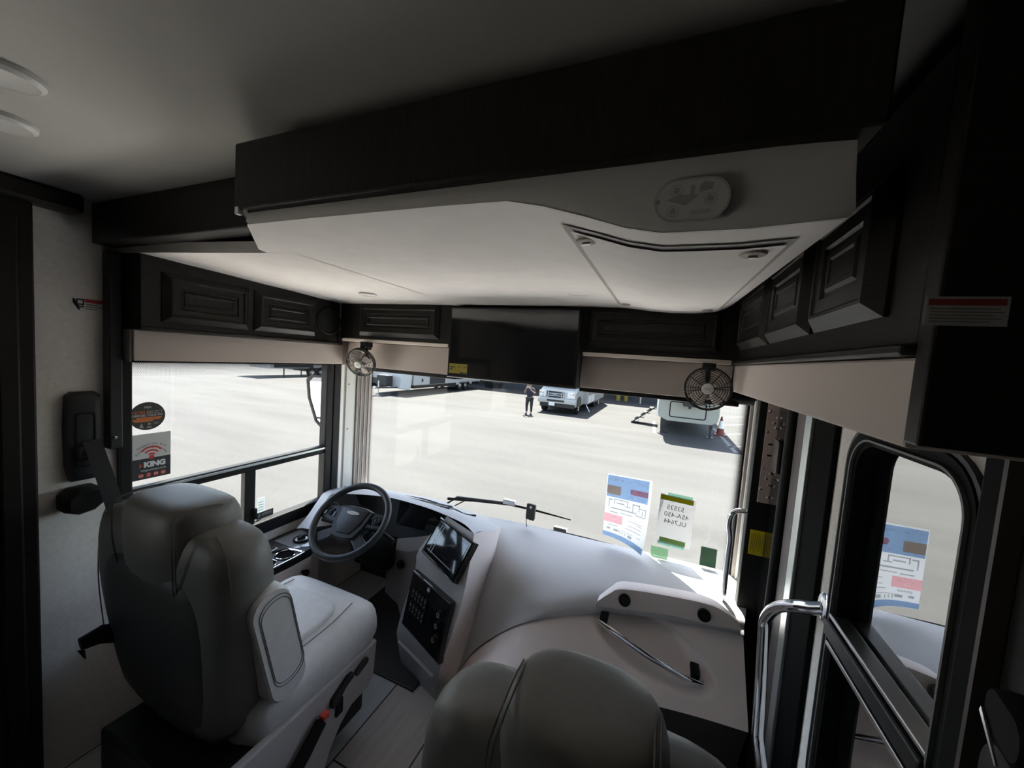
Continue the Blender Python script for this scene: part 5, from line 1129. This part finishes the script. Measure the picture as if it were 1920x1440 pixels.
b = MB(); b.box(fx - 1.26, fx - 1.19, fy_ - .02, fy_ + .1, GZ + .7, GZ + 2.2); b.build('corner_trim', M['alu'], ft_)
# folding entry steps beside it
stp = thing('folding_steps', 'black folding entry steps unfolded from the cream trailer onto the lot', 'steps', (fx - 2.2, fy_ + 2.6, GZ))
b = MB()
for i in range(4): b.box(fx - 1.60 - .26 * i, fx - 1.30 - .26 * i, fy_ + 1.7, fy_ + 2.6, GZ + .80 - .24 * i, GZ + .84 - .24 * i)
b.build('tread', M['vdark'], stp)
for y in (1.7, 2.6): MB().tube([(fx - 1.28, fy_ + y, GZ + .95), (fx - 2.40, fy_ + y, GZ + .03)], .035, 6).build('stringer', M['vdark'], stp)
# ---- white travel trailer with propane cover, mid left
lx, ly = -15.7, 19.0
lt = thing('travel_trailer', 'white travel trailer with a black tongue cover seen through the left of the windscreen', 'trailer', (lx, ly + 4, GZ))
def K(x, y, z): return V((lx + x, ly + y, GZ + z))
cp_ = [(-1.22, .75), (-1.2, 2.9), (1.2, 2.9), (1.22, .75)]
b = MB(); b.loft([[K(-.85, -.55, .62), K(-.85, -.4, 1.6), K(-.7, .1, 2.9), K(.7, .1, 2.9), K(.85, -.4, 1.6), K(.85, -.55, .40)], [K(-1.22, .15, .62), K(-1.22, .2, 1.6), K(-1.22, .5, 3.0), K(1.22, .5, 3.0), K(1.22, .2, 1.6), K(1.22, .0, .34)]]); b.build('front_cap', M['vwhite'], lt, bevel=.05)
b = MB(); b.box(lx - 1.22, lx + 1.22, ly + .3, ly + 9.5, GZ + .62, GZ + 3.1); b.build('body', M['vwhite'], lt, bevel=.04)
MB().box(lx - 1.1, lx + 1.1, ly + .5, ly + 9.3, GZ + .42, GZ + .62).build('underbelly', M['vdark'], lt)
MB().box(lx + 1.222, lx + 1.235, ly + 2.0, ly + 3.9, GZ + .66, GZ + 1.15).build('dark_skirt', M['vgrey'], lt)
MB().box(lx + 1.222, lx + 1.24, ly + 1.1, ly + 1.25, GZ + .85, GZ + 1.05).build('locker_latch', M['vdark'], lt)
MB().box(lx - .32, lx + .45, ly - 1.35, ly - .75, GZ + .58, GZ + 1.25).build('propane_cover', M['vdark'], lt, bevel=.06)
b = MB(); b.tube([K(-.9, .2, .5), K(0.05, -1.9, .5)], .05, 6); b.tube([K(.9, .2, .5), K(0.05, -1.9, .5)], .05, 6); b.build('tongue', M['vdark'], lt)
b = MB(); b.tube([K(.05, -1.55, .0), K(.05, -1.55, .9)], .035, 8); b.box(lx - .1, lx + .2, ly - 1.7, ly - 1.4, GZ, GZ + .03); b.lathe(K(.05, -1.9, .42), (0, 0, 1), [(.10, 0), (.10, .10), (.06, .16), (0, .16)], 10); b.build('tongue_jack', M['steel'], lt)
for y in (6.2, 7.1):
    for s in (-1, 1): tyre('wheel', (lx + s * 1.05, ly + y, GZ + .36), (s, 0, 0), .36, .22, lt)
b = MB(); b.prism([K(1.23, 5.4, .5), K(1.23, 5.75, .95), K(1.23, 7.55, .95), K(1.23, 7.9, .5), K(1.23, 7.55, .5), K(1.23, 7.4, .75), K(1.23, 5.9, .75), K(1.23, 5.75, .5)], (.05, 0, 0)); b.build('fender', M['vwhite'], lt)
# ---- second trailer behind it, only its skirt shows
l2 = thing('travel_trailer', 'grey trailer partly hidden behind the left windscreen fan', 'trailer', (-20.9, 26, GZ))
MB().box(-22.3, -19.7, 22.2, 31, GZ + .5, GZ + 3.1).build('body', M['vwhite'], l2, bevel=.05)
MB().box(-22.2, -19.8, 21.9, 30.9, GZ + .2, GZ + .62).build('underbelly', M['vgrey'], l2)
for y in (27, 28):
    for s in (-1, 1): tyre('wheel', (-21 + s * 1.15, y, GZ + .36), (s, 0, 0), .36, .22, l2)
# ---- far trailer seen through the driver window
p0, p1 = V((-27.7667, 20.1032, -1.1500)), V((-27.8272, 24.1195, -1.1500))
fdir = (p1 - p0).normalized(); fn_ = V((fdir.y, -fdir.x, 0)); fl_ = (p1 - p0).length
ff = thing('travel_trailer', 'pale far trailer on two dark wheels seen through the driver side window', 'trailer', (p0 + p1) / 2)
Ff_ = FR(p0, fdir, (0, 0, 1))
MB().fbox(Ff_, -.9, fl_ + 2.5, .72, 2.9, -2.4, 0).build('body', M['vwhite'], ff, bevel=.05)
b = MB(); b.fbox(Ff_, -.6, 2.9, .80, 2.2, 0, .02); b.build('window_band', M['vgrey'], ff)
MB().fbox(Ff_, fl_ * .62, fl_ + 1.6, .45, .78, -1.9, .01).build('chassis', M['vdark'], ff)
for u in (fl_ * .70, fl_ * .93): tyre('wheel', Ff_(u, .42, -.1), fn_, .42, .24, ff)
for u in (0.3, fl_ * .46): MB().tube([Ff_(u, 0, -.1), Ff_(u, .75, -.1)], .05, 6).build('landing_leg', M['vdark'], ff)
# ---- cone
cn = thing('traffic_cone', 'orange traffic cone with a white band beside the cream trailer', 'cone', (2.6325, 18.8238, -1.1500)); cb_ = V(cn.location)
MB().box(cb_.x - .22, cb_.x + .22, cb_.y - .22, cb_.y + .22, GZ, GZ + .04).build('base', M['coneorange'], cn, bevel=.01)
MB().lathe((cb_.x, cb_.y, GZ + .03), (0, 0, 1), [(.17, 0), (.035, .80), (.03, .82), (0, .82)], 20).build('body', M['coneorange'], cn, smooth=True)
MB().lathe((cb_.x, cb_.y, GZ + .03), (0, 0, 1), [(.128, .27), (.124, .27), (.070, .62), (.075, .62), (.128, .28)], 20, cap=False).build('band', M['white'], cn, smooth=True)
# ---- building with its shade, bollards, parked car, black bins
fc = struct(MB().box(-40, 1.5, 31.4, 40, GZ, GZ + 9.5).build('building_facade', M['facade']))
b = MB()
for x in (-34, -28, -22, -17, -11, -6): b.box(x, x + 3.4, 31.35, 31.42, GZ + .2, GZ + 3.4)
b.build('bay_door', M['vgrey'], fc)
def boll(p, label):
    p = V(p); t = thing('bollard', label, 'bollard', p, 'yellow bollards'); MB().lathe(p, (0, 0, 1), [(.16, 0), (.16, 1.05), (.11, 1.14), (0, 1.17)], 18).build('post', M['bollard'], t, smooth=True)
    MB().lathe(p, (0, 0, 1), [(.165, .92), (.165, 1.0)], 18, cap=False).build('band', M['white'], t)
boll((-3.1050, 30.6405, -1.1500), 'yellow bollard standing right of the white motorhome, the nearer of two'); boll((-2.5465, 30.8558, -1.1500), 'yellow bollard farther right of the motorhome, toward the cream trailer')
boll((-14.9042, 32.0312, -1.1500), 'yellow bollard behind the left black bin under the television'); boll((-14.0622, 31.5353, -1.1500), 'yellow bollard behind the right black bin under the television')
for px_, lab in (((-14.2864, 30.0447, -1.1500), 'low black bin by a bollard, farther from the person'), ((-13.4499, 29.7232, -1.1500), 'low black bin by a bollard, nearer the person')):
    p = V(px_); t = thing('storage_bin', lab, 'bin', p, 'black bins by the bollards')
    b = MB(); b.loft([[V((p.x + u * s, p.y + v * s, GZ + z)) for u, v in rrect(.75, .6, .08, 3)] for s, z in ((.85, 0), (1, .5))]); b.build('body', M['vdark'], t)
    MB().box(p.x - .41, p.x + .41, p.y - .34, p.y + .34, GZ + .5, GZ + .57).build('lid', M['vgrey'], t, bevel=.02)
pc2 = V((-3.9103, 33.0538, -1.1500)); car = thing('parked_car', 'blue car parked against the building beyond the white motorhome', 'car', pc2)
cprof = [(-2.1, .3), (-2.15, .7), (-1.3, .88), (-.7, 1.38), (.8, 1.4), (1.5, .95), (2.1, .85), (2.15, .35)]
b = MB(); b.loft([[V((pc2.x + u, pc2.y + s, GZ + z)) for u, z in cprof] for s in (-.85, .85)]); b.build('body', M['bluecar'], car, bevel=.06)
b = MB(); b.prism([(pc2.x - 1.1, pc2.y - .86, GZ + .92), (pc2.x - .62, pc2.y - .86, GZ + 1.30), (pc2.x + .72, pc2.y - .86, GZ + 1.32), (pc2.x + 1.25, pc2.y - .86, GZ + .96)], (0, -.01, 0)); b.build('side_window', M['gloss'], car)
for u in (-1.35, 1.35):
    for s in (-1, 1): tyre('wheel', (pc2.x + u, pc2.y + s * .78, GZ + .32), (0, s, 0), .32, .2, car)
sgn = thing('sign_post', 'thin steel post in the building shade left of the cream trailer', 'post', (-1.3934, 29.8698, -1.1500)); sp0 = V(sgn.location)
MB().tube([sp0, sp0 + V((0, 0, 2.4))], .07, 8).build('pole', M['steel'], sgn); MB().box(sp0.x - .3, sp0.x + .3, sp0.y - .06, sp0.y - .03, GZ + 1.9, GZ + 2.4).build('plate', M['vgrey'], sgn)

# ---- person with a raised phone
pp = V((-6.1270, 17.6998, -1.1500)); person = thing('person', 'person in navy top and black leggings raising a phone, standing beside the white motorhome', 'person', pp)
def skin(name, nodes, edges, m, parent, sub=2):
    me = bpy.data.meshes.new(name); me.from_pydata([tuple(V(pp) + V(n[0])) for n in nodes], edges, []); o = bpy.data.objects.new(name, me); COL.objects.link(o); put(o, parent)
    sm = o.modifiers.new('skin', 'SKIN'); sm.use_smooth_shade = True
    for i, n in enumerate(nodes):
        r = n[1]; o.data.skin_vertices[0].data[i].radius = r if isinstance(r, tuple) else (r, r); o.data.skin_vertices[0].data[i].use_root = (i == 0)
    ss_ = o.modifiers.new('sub', 'SUBSURF'); ss_.levels = sub; ss_.render_levels = sub; me.materials.append(m); return o
N = [((0, 0, .88), (.13, .10)), ((0, 0, 1.05), (.14, .10)), ((0, .01, 1.25), (.15, .11)), ((0, .01, 1.36), (.09, .08)), ((0, -.01, 1.45), .052), ((0, -.03, 1.53), (.070, .085)), ((0, -.02, 1.62), (.065, .075)),
     ((-.17, .01, 1.32), .052), ((-.26, -.08, 1.10), .045), ((-.16, -.26, 1.24), .036), ((-.08, -.34, 1.38), .028), ((-.06, -.36, 1.43), .026),
     ((.17, .01, 1.32), .052), ((.28, -.06, 1.10), .045), ((.17, -.25, 1.24), .036), ((.08, -.34, 1.37), .028), ((.06, -.36, 1.42), .026),
     ((-.10, 0, .80), .10), ((-.13, -.01, .46), .065), ((-.13, .03, .10), .042), ((-.14, -.10, .045), .038), ((.10, 0, .80), .10), ((.12, -.01, .46), .065), ((.12, .03, .10), .042), ((.13, -.10, .045), .038)]
E = [(0, 1), (1, 2), (2, 3), (3, 4), (4, 5), (5, 6), (2, 7), (7, 8), (8, 9), (9, 10), (10, 11), (2, 12), (12, 13), (13, 14), (14, 15), (15, 16), (0, 17), (17, 18), (18, 19), (19, 20), (0, 21), (21, 22), (22, 23), (23, 24)]
body = skin('body', N, E, M['skin'], person)
skin('top', [((0, 0, .82), (.165, .13)), ((0, 0, 1.02), (.165, .13)), ((0, .01, 1.24), (.172, .13)), ((0, .01, 1.37), (.10, .09)), ((-.18, .01, 1.32), .066), ((-.235, -.05, 1.18), .062), ((.18, .01, 1.32), .066), ((.245, -.04, 1.18), .062)], [(0, 1), (1, 2), (2, 3), (2, 4), (4, 5), (2, 6), (6, 7)], M['navy'], person)
skin('leggings', [((0, 0, .88), (.15, .12)), ((-.10, 0, .80), .115), ((-.13, -.01, .46), .076), ((-.13, .03, .12), .052), ((.10, 0, .80), .115), ((.12, -.01, .46), .076), ((.12, .03, .12), .052)], [(0, 1), (1, 2), (2, 3), (0, 4), (4, 5), (5, 6)], M['blackcloth'], person)
for s in (-.135, .125): skin('shoe', [((s, .05, .04), (.04, .045)), ((s, -.05, .035), (.045, .04)), ((s, -.14, .03), (.042, .032))], [(0, 1), (1, 2)], M['ink'], person, 1)
for s in (-.135, .125): MB().lathe(pp + V((s, .03, .07)), (0, 0, 1), [(.045, 0), (.05, .05)], 12, cap=False).build('sock', M['white'], person, smooth=True)
skin('hair', [((0, .03, 1.60), (.082, .08)), ((0, .035, 1.52), (.078, .07)), ((0, .06, 1.40), (.07, .04))], [(0, 1), (1, 2)], M['hair'], person)
for s in (-1, 1):
    for k in range(5):
        a = V((s * .05, -.365, 1.43)); e = V((s * (.02 - .0), -.385, 1.475 - .016 * k)) if k < 4 else V((s * .045, -.39, 1.475))
        skin('finger', [(a, .010), (a.lerp(e, .5) + V((0, -.008, .004)), .009), (e, .008)], [(0, 1), (1, 2)], M['skin'], body, 1)
phn = thing('phone', 'small phone held up in front of the face of the person outside', 'phone', pp + V((0, -.39, 1.45))); MB().box(pp.x - .04, pp.x + .04, pp.y - .395, pp.y - .386, GZ + 1.40, GZ + 1.55).build('case', M['gloss'], phn, bevel=.004)

# ---- coach mirror outside the driver window
m0, m1, m2, m3 = V((-2.4722, 2.0000, 1.4162)), V((-2.4592, 2.0000, 1.2472)), V((-2.4067, 2.0000, 1.0702)), V((-2.3250, 2.0000, 0.9758))
mr = thing('side_mirror', 'tall coach mirror with a split glass outside the driver side window', 'mirror', m1)
ang = math.radians(24); mx_ = V((math.cos(ang), math.sin(ang), 0))
Fm = FR(m0, mx_, (0, 0, 1))
def loc2(p): q = V(p) - m0; return (q.dot(V((1, 0, 0))) / math.cos(ang), q.z)
lp_ = [(.03, .0), (.0, -.035), loc2(m1), loc2(m2), loc2(m3), (loc2(m3)[0] + .05, loc2(m3)[1] - .01), (.34, loc2(m3)[1] - .01), (.36, loc2(m3)[1] + .06), (.36, -.04), (.33, .0)]
cx_, cy_ = sum(u for u, _ in lp_) / len(lp_), sum(v for _, v in lp_) / len(lp_)
def sc2(s): return [(cx_ + (u - cx_) * s, cy_ + (v - cy_) * s) for u, v in lp_]
b = MB(); b.loft([[Fm(u, v, -.09) for u, v in sc2(.8)], [Fm(u, v, -.03) for u, v in sc2(1.0)], [Fm(u, v, .012) for u, v in sc2(1.02)], [Fm(u, v, .012) for u, v in sc2(.94)], [Fm(u, v, -.004) for u, v in sc2(.92)]]); hs = b.build('housing', M['satin'], mr, smooth=True, angle=40)
b = MB(); b.fprism(Fm, sc2(.93), -.003, .0); b.build('glass', M['mirror'], mr)
zs = loc2(m2)[1] + .025
b = MB(); b.fbox(Fm, loc2(m2)[0] - .01, .35, zs - .006, zs + .006, -.002, .010); b.build('divider', M['satin'], mr)
b = MB(); b.tube([Fm(.30, .02, -.05), Fm(.36, .03, -.05), V((-2.02, 2.22, 1.5))], .03, 8); b.build('arm', M['satin'], mr)

# ------------------------------------------------------------------ camera, light, colour
cam = bpy.data.cameras.new('camera'); co = bpy.data.objects.new('camera', cam); COL.objects.link(co)
cam.sensor_width = 36; cam.lens = 36 * 693. / 1920; cam.clip_start = .02; cam.clip_end = 400
_yaw, _pit, _rol = math.radians(22.), math.radians(4.), math.radians(4.)
_F = V((-math.sin(_yaw) * math.cos(_pit), math.cos(_yaw) * math.cos(_pit), -math.sin(_pit)))
_R0 = V((math.cos(_yaw), math.sin(_yaw), 0)); _U0 = _R0.cross(_F)
_R = _R0 * math.cos(_rol) + _U0 * math.sin(_rol); _U = _U0 * math.cos(_rol) - _R0 * math.sin(_rol)
co.matrix_world = Matrix(((_R.x, _U.x, -_F.x, 0), (_R.y, _U.y, -_F.y, 0), (_R.z, _U.z, -_F.z, 1.65), (0, 0, 0, 1)))
SC.camera = co
sd = V((.17, -.44, -1)).normalized()
sl_ = bpy.data.lights.new('sun', 'SUN'); sl_.energy = 44.; sl_.angle = math.radians(.6); sl_.color = (1, .965, .90)
so_ = bpy.data.objects.new('sun', sl_); COL.objects.link(so_); so_.rotation_mode = 'QUATERNION'; so_.rotation_quaternion = (-sd).to_track_quat('Z', 'Y'); so_.location = (0, 0, 30)
wd = bpy.data.worlds.new('world'); SC.world = wd; wd.use_nodes = True
nt = wd.node_tree; bg = nt.nodes['Background']
sky = nt.nodes.new('ShaderNodeTexSky'); sky.sky_type = 'NISHITA'; sky.sun_disc = False; sky.sun_elevation = math.radians(62); sky.sun_rotation = math.radians(-19); sky.altitude = 100; sky.air_density = 1.; sky.dust_density = 1.5
hs_ = nt.nodes.new('ShaderNodeHueSaturation'); hs_.inputs['Saturation'].default_value = .75
nt.links.new(sky.outputs[0], hs_.inputs['Color']); nt.links.new(hs_.outputs[0], bg.inputs['Color']); bg.inputs['Strength'].default_value = .75
SC.view_settings.view_transform = 'Standard'; SC.view_settings.look = 'None'; SC.view_settings.exposure = 0.; SC.view_settings.gamma = 1.; SC.view_settings.use_curve_mapping = False
try:
    SC.cycles.use_denoising = True; SC.cycles.denoiser = 'OPENIMAGEDENOISE'
    SC.cycles.max_bounces = 14; SC.cycles.diffuse_bounces = 8; SC.cycles.transparent_max_bounces = 24; SC.cycles.caustics_reflective = False; SC.cycles.sample_clamp_indirect = 6
except Exception: pass
